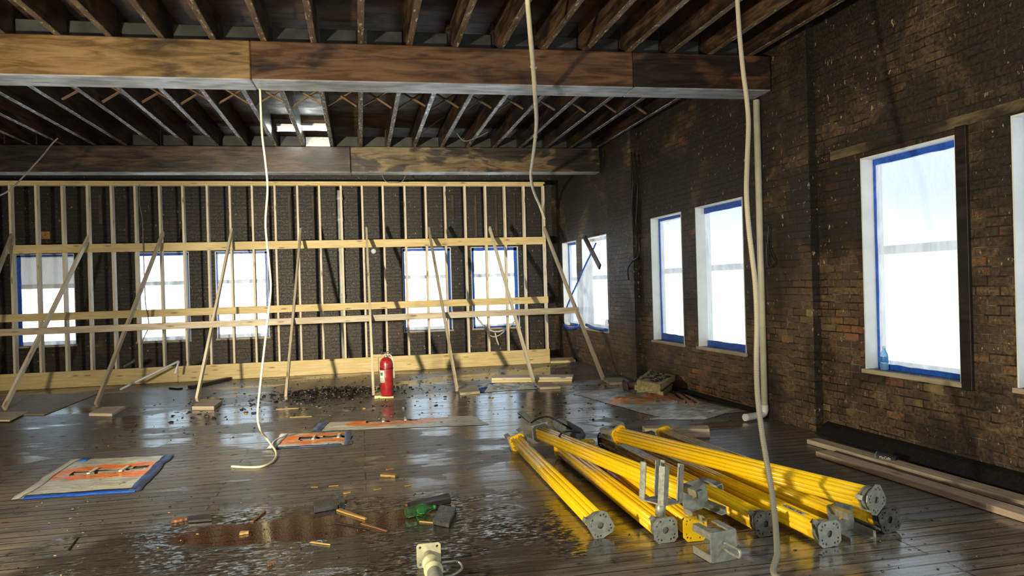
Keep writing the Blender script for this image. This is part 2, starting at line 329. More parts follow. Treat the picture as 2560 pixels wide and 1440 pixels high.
# floor: wet boards running across the room, grain along X
def floor_material():
    t = T('wet_floor'); o = t.n('TexCoord').outputs['Object']; p = t.xyz(o)
    b = t.n('TexBrick', {'Vector': o, 'Color1': (0, 0, 0), 'Color2': (1, 1, 1), 'Mortar': (0, 0, 0), 'Scale': 1.0, 'Mortar Size': .007, 'Mortar Smooth': .2,
            'Brick Width': 3.1, 'Row Height': .125}, offset=.37, offset_frequency=3)
    per = t.xyz(b.outputs['Color'])[0]; gap = b.outputs['Fac']
    gr = t.noise(t.n('Mapping', {'Vector': o, 'Scale': (.7, 16, 1)}).outputs[0], 2.0, 6, .65, .5)
    c = t.mix(t.ramp(gr, .3, .72), (.040, .037, .033), (.200, .182, .158))
    c = t.mix(t.math('MULTIPLY', per, .5), c, (.13, .112, .092))
    big = t.noise(o, .55, 4, .6)
    c = t.mix(t.ramp(big, .50, .68, 0, .7), c, (.22, .185, .105))
    fine = t.noise(o, 60, 3, .6); grit = t.noise(o, 9, 6, .7)
    c = t.mix(t.ramp(grit, .58, .66, 0, .8), c, (.010, .009, .008))
    # where water stands: patches of their own shape
    wet = t.noise(t.n('Mapping', {'Vector': o, 'Scale': (.35, .9, 1), 'Location': (2.3, .4, 0)}).outputs[0], 1.1, 5, .6, .3)
    def spot(cx, cy, rx, ry):
        dx = t.math('DIVIDE', t.math('SUBTRACT', p[0], cx), rx); dy = t.math('DIVIDE', t.math('SUBTRACT', p[1], cy), ry)
        d = t.math('SQRT', t.math('ADD', t.math('MULTIPLY', dx, dx), t.math('MULTIPLY', dy, dy)))
        return t.math('ADD', d, t.math('MULTIPLY', t.math('SUBTRACT', t.noise(o, 2.4, 4), .5), .9))
    pud = t.ramp(spot(-.40, 5.02, 1.0, .30), 1.0, .70)          # standing reddish puddle
    rip = t.ramp(spot(-.35, 4.6, 2.1, 1.2), 1.05, .70)         # wet churned grit round it
    c = t.mix(t.math('MULTIPLY', rip, .86), c, (.018, .0165, .014))
    c = t.mix(pud, c, (.060, .022, .010))
    pools = t.ramp(wet, .535, .60)
    for q in ((-1.9, 9.9, 1.5, .75), (1.6, 9.2, 1.5, 1.9), (3.1, 12.2, 1.1, 1.2), (-3.7, 7.9, .7, .28), (-1.3, 8.15, .5, .25), (3.2, 9.0, .7, 1.2), (3.3, 3.4, .9, .7), (1.35, 5.9, .7, .5)): pools = t.math('MAXIMUM', pools, t.ramp(spot(*q), 1.0, .86))
    pools = t.math('MULTIPLY', pools, t.ramp(t.noise(t.n('Mapping', {'Vector': o, 'Scale': (.5, 8, 1)}).outputs[0], 1.6, 4, .6), .36, .50, .25, 1))
    wetm = t.math('MAXIMUM', pools, rip)
    c = t.mix(gap, c, (.006, .005, .004))
    rough = t.ramp(wetm, 0, 1, .34, .045)
    rough = t.math('ADD', rough, t.math('MULTIPLY', t.ramp(grit, .52, .68), t.ramp(wetm, 0, 1, .14, .03)))
    rough = t.math('MULTIPLY', rough, t.ramp(pud, 0, 1, 1, .25))
    tilt = t.math('MULTIPLY', t.math('SUBTRACT', per, .5), t.math('FRACT', t.math('DIVIDE', p[1], .125)))
    n1 = t.bump(t.math('ADD', t.math('MULTIPLY', tilt, 1.0), t.math('ADD', t.math('MULTIPLY', gap, -1.2), t.math('MULTIPLY', gr, .22))), t.math('SUBTRACT', .5, t.math('MULTIPLY', pud, .47)), .010)
    rc = t.n('TexNoise', {'Vector': t.n('Mapping', {'Vector': o, 'Scale': (.6, 1.3, 1)}).outputs[0], 'Scale': 36.0, 'Detail': 4.0, 'Roughness': .6}).outputs['Color']
    rc = t.n('VectorMath', {0: t.n('VectorMath', {0: rc, 1: (.5, .5, .5)}, operation='SUBTRACT').outputs[0], 1: (.75, .95, 0.0)}, operation='MULTIPLY').outputs[0]
    amt = t.math('MULTIPLY', t.math('MULTIPLY', rip, t.ramp(t.noise(o, 1.9, 4), .36, .56)), t.math('SUBTRACT', 1.0, pud))
    rc = t.n('VectorMath', {0: rc, 3: amt}, operation='SCALE').outputs[0]
    n2 = t.n('VectorMath', {0: t.n('VectorMath', {0: n1, 1: rc}, operation='ADD').outputs[0]}, operation='NORMALIZE').outputs[0]
    n3 = t.bump(fine, .12, .004, n2)
    t.bsdf(color=c, rough=rough, normal=n3, spec=.6, ior=t.ramp(wetm, 0, 1, 1.45, 1.95)); return t.m
M['floor'] = floor_material()

def drop_material(name, paint=True, base=(.50, .50, .44)):
    """polythene on the floor sprayed with an orange ring round the slot (local origin)"""
    t = T(name); o = t.n('TexCoord').outputs['Object']; p = t.xyz(o)
    w = t.noise(t.n('Mapping', {'Vector': o, 'Scale': (2, 6, 1)}).outputs[0], 3, 5, .6, 1)
    c = t.mix(t.ramp(w, .3, .7), tuple(x*.68 for x in base), base)
    if paint:
        ax = t.math('MAXIMUM', t.math('SUBTRACT', t.math('ABSOLUTE', p[0]), .18), 0.0)
        d = t.math('SQRT', t.math('ADD', t.math('MULTIPLY', ax, t.math('MULTIPLY', ax, .45)), t.math('MULTIPLY', p[1], p[1])))
        d = t.math('ADD', d, t.math('MULTIPLY', t.math('SUBTRACT', t.noise(t.n('Mapping', {'Vector': o, 'Scale': (1, 3, 1)}).outputs[0], 3.5, 5, .6, .8), .5), .42))
        ring = t.math('MULTIPLY', t.ramp(d, .06, .12), t.ramp(d, .30, .22))
        c = t.mix(ring, c, (.90, .21, .03))
    f = t.math('MULTIPLY', t.ramp(t.noise(o, 12, 4), .64, .70), .8); c = t.mix(f, c, (.03, .025, .02))
    t.bsdf(color=c, rough=.22, normal=t.bump(w, .6, .02), spec=.6); return t.m
M['drop_paint'] = drop_material('drop_paint', True, (.64, .63, .53)); M['drop_plain'] = drop_material('drop_plain', False, (.56, .57, .55))
M['tape_dirty'] = plain('tape_dirty', (.05, .09, .25), .4, var=.6, scale=9)

# ------------------------------------------------------------------ the room shell
def panel(bm, a0, a1, b0, b1, ops, inner, outer, P, mi_rev=0, back=True):
    """slab with rectangular openings; P(a, b, d) gives the point, d = inner or outer face"""
    xs = sorted({a0, a1, *[v for o in ops for v in o[:2]]}); zs = sorted({b0, b1, *[v for o in ops for v in o[2:4]]})
    def quad(pts, mi=0): bm.faces.new([bm.verts.new(P(*q)) for q in pts]).material_index = mi
    for xa, xb in zip(xs, xs[1:]):
        for za, zb in zip(zs, zs[1:]):
            cx, cz = (xa+xb)/2, (za+zb)/2
            if any(o[0] < cx < o[1] and o[2] < cz < o[3] for o in ops): continue
            quad([(xa, za, inner), (xb, za, inner), (xb, zb, inner), (xa, zb, inner)])
            if back: quad([(xa, za, outer), (xa, zb, outer), (xb, zb, outer), (xb, za, outer)])
    for o in ops:
        x0, x1, z0, z1 = o[:4]
        for (p, q) in (((x0, z0), (x1, z0)), ((x1, z0), (x1, z1)), ((x1, z1), (x0, z1)), ((x0, z1), (x0, z0))):
            quad([(*p, inner), (*q, inner), (*q, outer), (*p, outer)], mi_rev)
    for (p, q) in (((a0, b0), (a1, b0)), ((a1, b0), (a1, b1)), ((a1, b1), (a0, b1)), ((a0, b1), (a0, b0))):
        quad([(*p, inner), (*p, outer), (*q, outer), (*q, inner)])
WP = lambda a, b, d: (a, d, b)
# windows: (s0, s1, z0, z1) in wall coordinates
s4a = pw(1408, 700)[0]; s4b = pw(1443, 700)[0]; s5a = pw(1457, 700)[0]; s5b = pw(1519, 700)[0]
RW = [(3.25, 4.39, .735, 2.72), (4.87, 5.94, .713, 2.685), (7.955, 9.13, .685, 2.585), (9.54, 10.56, .682, 2.575),
      (s5b, s5a, .71, 2.48), (s4b, s4a, .70, 2.48), (-1.6, -.5, .72, 2.70), (1.0, 2.1, .72, 2.70)]  # last two are windows added out of view, for fill light
BW = []
for x0, x1 in ((38, 188), (340, 475), (540, 672), (1008, 1130), (1180, 1298)):
    BW.append((-py(x1, 740, BY).x, -py(x0, 740, BY).x, .67, 2.465))
CEIL = 4.75
bm = bmesh.new(); panel(bm, FY-.3, BY+.1, -.25, CEIL, RW, 0, -.205, WP)
# brick piers that carry the two beams
p1 = (pw(1534, 700)[0], pw(1585, 700, .09)[0]); p2 = (pw(1930, 700)[0], pw(2030, 700, .09)[0])
PIER = [(min(p1), max(p1)), (min(p2), max(p2))]
for a, b in PIER:
    box(bm, (a, -.01, -.02), (b, .09, DZ))
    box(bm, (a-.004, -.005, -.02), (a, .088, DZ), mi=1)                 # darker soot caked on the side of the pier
obj('wall_right', bm, [M['brick'], M['brick_far']], M=MW, kind='structure', label='soot blackened brick wall with tall windows', cat='wall', smooth='keep')
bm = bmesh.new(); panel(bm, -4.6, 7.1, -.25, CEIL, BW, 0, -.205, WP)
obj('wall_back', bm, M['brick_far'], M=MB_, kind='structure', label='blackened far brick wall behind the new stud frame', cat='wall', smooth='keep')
bm = bmesh.new(); panel(bm, -BY-.1, -FY+.3, -.25, CEIL, [], 0, -.36, WP)
obj('wall_left', bm, M['brick'], M=ML, kind='structure', label='brown brick side wall at the end of the stud frame', cat='wall', smooth='keep')
bm = bmesh.new(); panel(bm, LX-.2, 5.4, -.25, CEIL, [(-4.2, -3.0, .7, 2.6), (.4, 1.6, .7, 2.6), (2.6, 3.8, .7, 2.6)], 0, -.36, WP)  # three openings added for the unseen fill windows
obj('wall_front', bm, M['brick'], M=MF, kind='structure', label='brick wall behind the photographer', cat='wall', smooth='keep')
# floor with the three slots cut in it
SL = [(pz(270, 1180), .62, .10), (pz(815, 1096), .55, .09), (pz(985, 1053), .62, .10)]
bm = bmesh.new(); panel(bm, LX-.2, 5.5, FY-.2, BY+.2, [(c.x-l/2, c.x+l/2, c.y-w/2, c.y+w/2) for c, l, w in SL], 0, -.22, lambda a, b, d: (a, b, d))
obj('floor', bm, M['floor'], kind='structure', label='wet dark timber board floor', cat='floor', smooth='keep')
bm = bmesh.new(); box(bm, (LX-.2, FY-.2, -.32), (5.5, BY+.2, -.26))  # panel added under the floor to stop light leaking through the slots
obj('trim_4', bm, M['soot'], kind='structure', label='dark ceiling below seen through the floor slots', cat='floor')
bm = bmesh.new(); yy = FY-.2; k = 0
while yy < BY+.2:
    box(bm, (LX-.2, yy, DZ), (5.4, yy+.136, DZ+.03)); yy += .14
box(bm, (LX-.3, FY-.3, DZ+.035), (5.5, BY+.3, DZ+.3))
obj('ceiling', bm, M['deck'], kind='structure', label='dark brown board deck above the joists', cat='ceiling')
# tarred base along the foot of the window wall
bm = bmesh.new(); s0, s1 = -3.0, PIER[1][0]
for (a, b) in ((s0, s1), (PIER[1][1], PIER[0][0])):
    h = .12 if a == s0 else .05; d = .15 if a == s0 else .07
    for q in range(int((b-a)/.25)):
        x0 = a+q*.25; x1 = min(b, x0+.25)
        vs = [bm.verts.new(p) for x in (x0, x1) for p in ((x, 0, h), (x, d*.35, h*.8), (x, d, .012), (x, 0, 0), (x, d, 0))]
        for i, j in ((0, 1), (1, 2), (2, 4)): bm.faces.new((vs[i], vs[j], vs[j+5], vs[i+5]))
obj('trim_1', bm, M['soot'], M=MW, kind='structure', label='black tarred base along the foot of the window wall', cat='skirting')
# charred timber built into the brickwork above the big windows
zl = pw(2400, 290)[1]
bm = bmesh.new(); box(bm, (1.5, -.02, 2.735), (6.35, .010, 2.825)); bevel(bm, .004)
obj('trim_2', bm, charred('lintel', (.05, .038, .018), (.19, .145, .066), rough=.6, char=(.40, .52)), M=MW, kind='structure', label='brown timber course in the brickwork above the big windows', cat='lintel')
bm = bmesh.new(); box(bm, (RW[1][0]-.115, -.02, .66), (RW[1][0]-.012, .03, 2.74)); bevel(bm, .004)
obj('trim_3', bm, M['black_wood'], M=MW, kind='structure', label='charred casing board beside the tall window', cat='trim')

rnd = random.Random(4)
def window(n, MM, s0, s1, z0, z1, label, dep=.14, tape=(1, 1, 1, 1), jamb='white', sill=True, sheet='sheet', split=None, cover=True):
    """tape: bottom, top, low-s side, high-s side (the widths in units of 5 cm)"""
    e = empty('window_%d' % n, M=MM @ Matrix.Translation((s0, 0, z0)), kind='structure', label=label, cat='window')
    o = MM; th = .014
    bm = bmesh.new()
    box(bm, (s0, -dep-.062, z0), (s0+th, .004, z1)); box(bm, (s1-th, -dep-.062, z0), (s1, .004, z1)); box(bm, (s0+th, -dep-.062, z1-th), (s1-th, .004, z1))
    obj('jamb_lining', bm, M[jamb], e, o)
    if sill:
        bm = bmesh.new(); box(bm, (s0-.02, -dep-.062, z0-.038), (s1+.02, .035, z0)); bevel(bm, .004)
        obj('sill', bm, M['pine_grey'], e, o)
    bm = bmesh.new(); a, b = s0+th, s1-th; y0, y1 = -dep-.060, -dep-.022; zm = z0+(z1-z0)*(.65 if dep < .1 else .56)
    box(bm, (a, y0, z0), (a+.025, y1, z1-th)); box(bm, (b-.025, y0, z0), (b, y1, z1-th))
    box(bm, (a, y0, z0), (b, y1, z0+.075)); box(bm, (a, y0, z1-.07), (b, y1, z1-th)); box(bm, (a, y0, zm-.04), (b, y1, zm+.04))
    obj('sash', bm, M['sash'], e, o)
    bm = bmesh.new(); box(bm, (a+.02, -dep-.045, z0+.07), (b-.02, -dep-.039, z1-.06)); obj('pane', bm, M['glass'], e, o)
    if not cover: return e
    def skin(za, zb, mm, name='plastic_sheet'):
        bm = bmesh.new(); NX, NZ = 22, 36; g = {}
        for i in range(NX+1):
            for j in range(NZ+1):
                u, v = i/NX, j/NZ; s = a+(b-a)*u; z = za+(zb-za)*v
                edge = min(u, 1-u, v, 1-v)*6; edge = min(1, edge)
                y = -dep + edge*(.012*mnoise.noise((s*3+n*7, z*1.6, 1))+.008*mnoise.noise((s*9, z*3, n*3)))
                g[i, j] = bm.verts.new((s, y, z))
        for i in range(NX):
            for j in range(NZ): bm.faces.new((g[i, j], g[i+1, j], g[i+1, j+1], g[i, j+1]))
        obj(name, bm, mm, e, o, smooth=True)
    if split: skin(z0, z0+(z1-z0)*split, M['sheet_far']); skin(z0+(z1-z0)*split, z1-th, M['sheet_dim'], 'upper_plastic_sheet')
    else: skin(z0, z1-th, M[sheet])
    y0, y1 = -dep-.004, -dep+.016; T5 = .05
    for k, q in enumerate(tape):
        if not q: continue
        w = T5*q; bm = bmesh.new()
        lo, hi = [((a, y0, z0), (b, y1, z0+w)), ((a, y0, z1-th-w), (b, y1, z1-th)), ((a, y0, z0), (a+w, y1, z1-th)), ((b-w, y0, z0), (b, y1, z1-th))][k]
        # slightly uneven hand-torn strip
        N = 14; L = 0 if k < 2 else 2; vs = []
        for i in range(N+1):
            t_ = i/N; jit = .008*mnoise.noise((t_*7, n*3.1, k*5))
            p = [lo[0], 0, lo[2]]; q_ = [hi[0], 0, hi[2]]; p[L] = q_[L] = lo[L]+(hi[L]-lo[L])*t_
            if k in (0, 2): q_[2-L] += jit
            else: p[2-L] += jit
            vs.append([bm.verts.new((p[0], yy_, p[2])) for yy_ in (y0, y1)]+[bm.verts.new((q_[0], yy_, q_[2])) for yy_ in (y1, y0)])
        for c_, d_ in zip(vs, vs[1:]):
            for i in range(4): bm.faces.new((c_[i], c_[(i+1) % 4], d_[(i+1) % 4], d_[i]))
        bm.faces.new(vs[0]); bm.faces.new(vs[-1])
        obj('tape', bm, M['tape'], e, o)
    return e
window(1, MW, *RW[0], 'tall plastic covered window nearest the camera, cut by the frame edge', tape=(.6, 1, .3, .8), sheet='sheet')
window(2, MW, *RW[1], 'tall bright window with a water bottle on its sill', tape=(.9, 1.1, .0, .35))
window(3, MW, *RW[2], 'window beside the white pipe, blue tape at top and bottom', tape=(1.6, 1.5, .5, .0))
window(4, MW, *RW[3], 'narrow looking window with pleated plastic past the white pipe window', tape=(2.0, .8, 0, .5))
window(5, MW, *RW[4], 'window with the torn plastic sheet near the far corner', tape=(0, .9, 0, 0), cover=False)
window(6, MW, *RW[5], 'narrow strip of window beside the far corner of the window wall', tape=(1.2, .9, 0, .5))
window(7, MW, *RW[6], 'window behind the photographer in the window wall', tape=(1, 1, 1, 1), sheet='sheet_bright')
window(8, MW, *RW[7], 'window out of frame beside the photographer', tape=(1, 1, 1, 1), sheet='sheet_bright')
bl = ['far wall window with a brownish upper sheet, by the side wall', 'far wall window second from the side wall', 'far wall window third from the side wall',
      'far wall window beside the diagonal brace, blue tape both sides', 'far wall window next to the window wall corner, broad blue tape']
tp = [(0, .7, .2, 1.3), (0, 1, 1.3, .2), (0, .7, 1.0, .3), (.2, .9, 1.2, .7), (.6, 1.3, 1.4, 1.2)]
for i, b_ in enumerate(BW): window(9+i, MB_, *b_, bl[i], tape=tp[i], jamb='white' if i in (1, 3, 4) else 'sash', dep=.09, sheet='sheet_far', split=.62 if i == 0 else None)
for i, s_ in enumerate((-4.2, .4, 2.6)): window(14+i, MF, s_, s_+1.2, .7, 2.6, ['first', 'second', 'third'][i]+' window in the wall behind the photographer', sheet='sheet_bright')

for b_ in BW:                                   # light portals in the far window openings
    l = bpy.data.lights.new('daylight_portal', 'AREA'); l.shape = 'RECTANGLE'; l.size = b_[1]-b_[0]; l.size_y = b_[3]-b_[2]; l.cycles.is_portal = True
    o = bpy.data.objects.new('daylight_portal', l); COL.objects.link(o)
    o.matrix_world = MB_ @ Matrix.Translation(((b_[0]+b_[1])/2, -.33, (b_[2]+b_[3])/2)) @ Matrix.Rotation(R(-90), 4, 'X')

# ------------------------------------------------------------------ ceiling timbers
B1 = (7.30, 7.68, 3.647); B2 = (12.54, 12.83, 3.59); SK = -.034     # the beams run square to the window wall
def timber(name, B, pieces, label):
    e = empty(name, (LX, B[0]+SK*LX, B[2]), label, 'beam')
    for nm, xa, xb, m in pieces:
        bm = bmesh.new(); box(bm, (.002, 0, 0), (math.hypot(xb-xa, SK*(xb-xa))-.002, B[1]-B[0], JZ-B[2])); bevel(bm, .010)
        obj(nm, bm, m, e, Matrix.Translation((xa, B[0]+SK*xa, B[2])) @ Matrix.Rotation(math.atan(SK), 4, 'Z'))
r1 = (Vector((WA, 0, 0))+WT*7.2).x-.10; r2 = (Vector((WA, 0, 0))+WT*12.5).x-.10
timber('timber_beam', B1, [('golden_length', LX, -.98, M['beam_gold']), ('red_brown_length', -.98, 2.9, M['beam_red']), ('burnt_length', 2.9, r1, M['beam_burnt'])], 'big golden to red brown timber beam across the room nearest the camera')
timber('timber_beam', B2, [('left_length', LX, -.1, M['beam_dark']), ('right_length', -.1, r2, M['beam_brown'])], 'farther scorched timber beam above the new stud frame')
JX = [.083+.464*k for k in range(-14, 10)]
bays = [('nearest ceiling bay', -4.3, B1[0]+.18, 'joist', 'joists nearer than the big beam'), ('middle ceiling bay', B1[1]-.16, B2[0]+.14, 'joist_old', 'joists between the two beams'),
        ('ceiling bay above the stud frame', B2[1]-.14, BY+.05, 'joist_old', 'joists above the stud frame')]
for bi, (bn, ya, yb, mm, grp) in enumerate(bays):
    for k, x in enumerate(reversed(JX)):
        dx = rnd.uniform(-.015, .015) + (.0 if bi == 0 else -.02)
        yA = ya if bi == 0 else ya+SK*x; yB = yb if bi == 2 else yb+SK*x
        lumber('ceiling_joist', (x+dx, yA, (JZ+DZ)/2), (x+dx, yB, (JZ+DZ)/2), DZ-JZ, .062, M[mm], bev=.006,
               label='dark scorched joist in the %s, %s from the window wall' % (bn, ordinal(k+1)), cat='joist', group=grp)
# dark blocking boards over the beams, one in each gap
for (Y, zt, bn, grp) in ((B1[0]+.21, JZ+.20, 'over the big beam', 'blocking over the big beam'), (B2[0]+.17, JZ+.20, 'over the farther beam', 'blocking over the farther beam')):
    xs = list(reversed(JX))
    for k in range(17):
        a, b = xs[k+1]+.055, xs[k]-.055
        yb_ = Y+SK*(a+b)/2; bm = bmesh.new(); box(bm, (a, yb_-.015, JZ+.002), (b, yb_+.015, zt)); bevel(bm, .003)
        obj('blocking_board', bm, M['block'], label='grey black blocking board %s, in the %s gap from the window wall' % (bn, ordinal(k+1)), cat='blocking', group=grp)
# crossed bridging in the middle bay
xs = list(reversed(JX)); YB = 10.0
for k in range(17):
    a, b = xs[k+1]+.02, xs[k]-.06
    if k in (5,): pass
    e = empty('cross_bridging', ((a+b)/2, YB, JZ), 'thin brown crossed bridging in the middle bay, %s gap from the window wall' % ordinal(k+1), 'bridging', 'crossed bridging between the joists')
    j = rnd.uniform(-.02, .02)
    lumber('strut', (a, YB-.02, DZ-.04), (b, YB-.02, JZ+.05+j), .05, .018, M['bridging'], e, side=(0, 1, 0))
    lumber('strut', (a, YB+.035, JZ+.05-j), (b, YB+.035, DZ-.04), .05, .018, M['bridging'], e, side=(0, 1, 0))

# two strip lights up between the joists
for (x0, x1, y, lab) in ((758, 824, 322, 'bright fluorescent strip light with a shiny reflector below it'), (697, 740, 324, 'smaller bright fluorescent strip light, half behind a joist')):
    Yt = 11.9; a, b = py(x0, y, Yt), py(x1, y, Yt); zc = a.z
    e = empty('strip_light', ((a.x+b.x)/2, Yt, zc), lab, 'light', 'strip lights between the joists')
    bm = bmesh.new(); tube(bm, [(a.x, Yt, zc), (b.x, Yt, zc)], .024, 12, 0); obj('lamp_tube', bm, M['tube'], e)
    bm = bmesh.new(); box(bm, (a.x-.03, Yt-.05, zc+.04), (b.x+.03, Yt+.05, zc+.08)); box(bm, (a.x-.03, Yt-.03, zc-.03), (a.x-.012, Yt+.03, zc+.05)); box(bm, (b.x+.012, Yt-.03, zc-.03), (b.x+.03, Yt+.03, zc+.05))
    obj('housing', bm, M['white'], e)
bm = bmesh.new(); a, b = py(765, 362, 12.6), py(826, 362, 12.6)
box(bm, (a.x, 12.585, JZ+.003), (b.x, 12.597, JZ+.16)); obj('steel_sheet', bm, M['steel'], label='shiny grey metal panel under the bright strip light', cat='panel')
p = py(1762, 256, 8.2)
bm = bmesh.new(); lathe(bm, [(.02, .05), (.13, .05), (.135, .03), (.10, 0), (.02, -.012)], 20, Matrix.Translation((p.x, p.y, JZ-.052)))
obj('dome_light', bm, M['pvc_white'], label='small white ceiling dome just behind the big beam', cat='light', smooth=True)

# ------------------------------------------------------------------ the new stud frame and its braces
SY = 14.15
fr = empty('stud_wall_frame', (-1.2, SY, 0), 'long new pale pine stud wall frame standing before the far brick wall', 'stud frame')
xR = 3.72; xL = LX+.05
lumber('top_plate', (xL, SY+.07, 3.655), (xR, SY+.07, 3.655), .14, .038, M['pine'], fr, side=(0, 1, 0))
lumber('top_plate', (xL, SY+.07, 3.615), (xR-.03, SY+.07, 3.615), .14, .038, M['pine'], fr, side=(0, 1, 0))
lumber('sole_plate', (xL, SY+.07, .02), (xR, SY+.07, .02), .14, .038, M['pine'], fr, side=(0, 1, 0))
for (xa, xb) in ((xL, -3.3), (-3.295, .30), (.305, xR)):
    lumber('base_board', (xa, SY-.02, .146), (xb, SY-.02, .146), .286, .038, M['pine'], fr, side=(0, 0, 1))
SX = [1.1791*v for v in (-5.061, -4.71, -4.358, -4.018, -3.68, -3.343, -2.996, -2.662, -2.31, -1.97, -1.635, -1.289, -.950, -.605, -.261, .075, .410, .765, 1.105, 1.43, 1.77, 2.115, 2.45, 2.78, 3.135)]
for x in [SX[0]-.41]+SX:
    lumber('stud', (x, SY+.07, .039), (x+rnd.uniform(-.006, .006), SY+.07, 3.596), .14, .038, M['pine_pale'], fr, side=(0, 1, 0))
lumber('rail', (-6.0, SY-.02, 2.463), (3.70, SY-.02, 2.485), .15, .038, M['pine'], fr)
lumber('rail', (xL, SY-.02, 1.262), (3.72, SY-.02, 1.285), .135, .038, M['pine'], fr)
bm = bmesh.new(); a, b = py(928, 879, SY), py(970, 895, SY)
lumber('blocking', (a.x, SY+.0, .30), (b.x, SY+.0, .30), .07, .035, M['pine'], fr)

BR = [((30, 588), (-150, 1062)), ((222, 592), (10, 1030)), ((408, 582), (240, 1022)), ((580, 575), (492, 1008)), ((752, 574), (715, 1003)), ((916, 573), (934, 992)),
      ((1072, 572), (1143, 982)), ((1224, 570), (1334, 960)), ((1360, 570), (1508, 955))]
BL = ['by the side wall, mostly outside the view', 'in front of the brownish far window', 'in front of the second far window', 'in front of the third far window', 'beside the tall white soil pipe',
      'standing by the red fire extinguisher', 'crossing the blue taped far window', 'crossing the far window near the corner', 'at the end of the frame by the torn plastic']
FOOT = []
for i, ((tx, ty), (fx, fy)) in enumerate(BR):
    f = pz(fx, fy); tpt = py(tx, ty, SY-.09); FOOT.append(f)
    d = (tpt-f).normalized(); p0 = f+Vector((0, 0, .05)) 
    dirn = (tpt-p0).normalized(); sd = dirn.cross(Vector((1, 0, 0)))
    L = (tpt-p0).length
    bm = bmesh.new(); h = .0445
    # box with plumb-cut ends: lower end cut level with the floor, upper end cut square
    box(bm, (0, -h, -.019), (L, h, .019)); bevel(bm, .003)
    o = obj('wooden_brace', bm, M['pine_pale'] if i % 2 else M['pine_grey'], M=axis_matrix(p0, tpt, sd), label='diagonal pale timber brace '+BL[i], cat='brace', group='diagonal braces of the stud frame')
a, b = py(-60, 834, 12.22), py(1446, 775, 12.22)
lumber('brace_rail', a, b, .105, .038, M['pine_grey'], side=(0, 0, 1), label='long horizontal board nailed across all the diagonal braces', cat='rail')

def quad_board(name, pix, thk, m, label, cat='wood block', group=None, z0=0.002, top=True):
    """flat board on the floor from four pixel corners of its top face"""
    P = [pz(x, y, z0+thk) for x, y in pix]; bm = bmesh.new(); c = sum(P, Vector())/4
    x = (P[1]-P[0]).normalized(); y = Vector((-x.y, x.x, 0)); Mx = Matrix(((x.x, y.x, 0, c.x), (x.y, y.y, 0, c.y), (0, 0, 1, z0), (0, 0, 0, 1))); I = Mx.inverted()
    lo = [bm.verts.new(I @ Vector((p.x, p.y, z0))) for p in P]; hi = [bm.verts.new(I @ Vector((p.x, p.y, z0+thk))) for p in P]
    bm.faces.new(lo); bm.faces.new(hi)
    for i in range(4): bm.faces.new((lo[i], lo[(i+1) % 4], hi[(i+1) % 4], hi[i]))
    bmesh.ops.recalc_face_normals(bm, faces=bm.faces); bevel(bm, .002)
    return obj(name, bm, m, M=Mx, label=label, cat=cat, group=group)
FG = 'foot pads of the braces'
quad_board('foot_pad', [(222, 1033), (280, 1034), (314, 1015), (255, 1017)], .038, M['pine_pale'], 'pale foot pad under the brace before the second far window', group=FG)
quad_board('foot_pad', [(480, 1016), (535, 1016), (556, 1000), (502, 998)], .05, M['pine_grey'], 'thick wet foot pad under the brace before the third far window', group=FG)
quad_board('foot_pad', [(936, 990), (984, 988), (978, 974), (937, 976)], .04, M['pine'], 'short pine pad the red fire extinguisher stands on', group=FG)
quad_board('foot_pad', [(1150, 982), (1200, 978), (1192, 962), (1146, 964)], .038, M['pine_grey'], 'foot pad half under crumpled plastic and blue tape', group=FG)
quad_board('foot_pad', [(1350, 968), (1401, 966), (1378, 955), (1336, 956)], .038, M['lumber_tan'], 'foot pad beside two stacked planks near the corner', group=FG)
quad_board('foot_pad', [(1525, 957), (1576, 954), (1556, 943), (1505, 945)], .038, M['pine_grey'], 'foot pad at the last brace near the insulation slabs', group=FG)
quad_board('foot_pad', [(-60, 1050), (24, 1050), (68, 1028), (0, 1030)], .02, M['pine_pale'], 'thin pale foot pad at the edge of the plywood sheet', group=FG, z0=.016)
quad_board('plywood_sheet', [(-120, 1036), (110, 1036), (246, 982), (60, 986)], .014, M['ply'], 'large dull plywood sheet flat on the floor before the stud frame', 'plywood')
quad_board('plank', [(1229, 951), (1430, 948), (1432, 941), (1231, 943)], .04, M['pine'], 'lower of two pine planks lying behind the brace near the corner', 'plank', 'planks by the braces')
quad_board('plank', [(1229, 945), (1431, 942), (1434, 936), (1233, 938)], .035, M['pine_pale'], 'upper of two pine planks lying behind the brace near the corner', 'plank', 'planks by the braces', z0=.043)
quad_board('plank', [(1376, 903), (1439, 900), (1432, 893), (1376, 895)], .045, M['pine'], 'short plank past the end of the stud frame', 'plank', 'planks by the braces')
quad_board('plank', [(1612, 1083), (1775, 1083), (1772, 1073), (1606, 1075)], .045, M['lumber_tan'], 'pair of tan timbers behind the yellow props, lower one', 'plank', 'timbers behind the props')
quad_board('plank', [(1612, 1071), (1774, 1072), (1770, 1063), (1606, 1064)], .042, M['pine_grey'], 'pair of tan timbers behind the yellow props, upper one', 'plank', 'timbers behind the props', z0=.048)

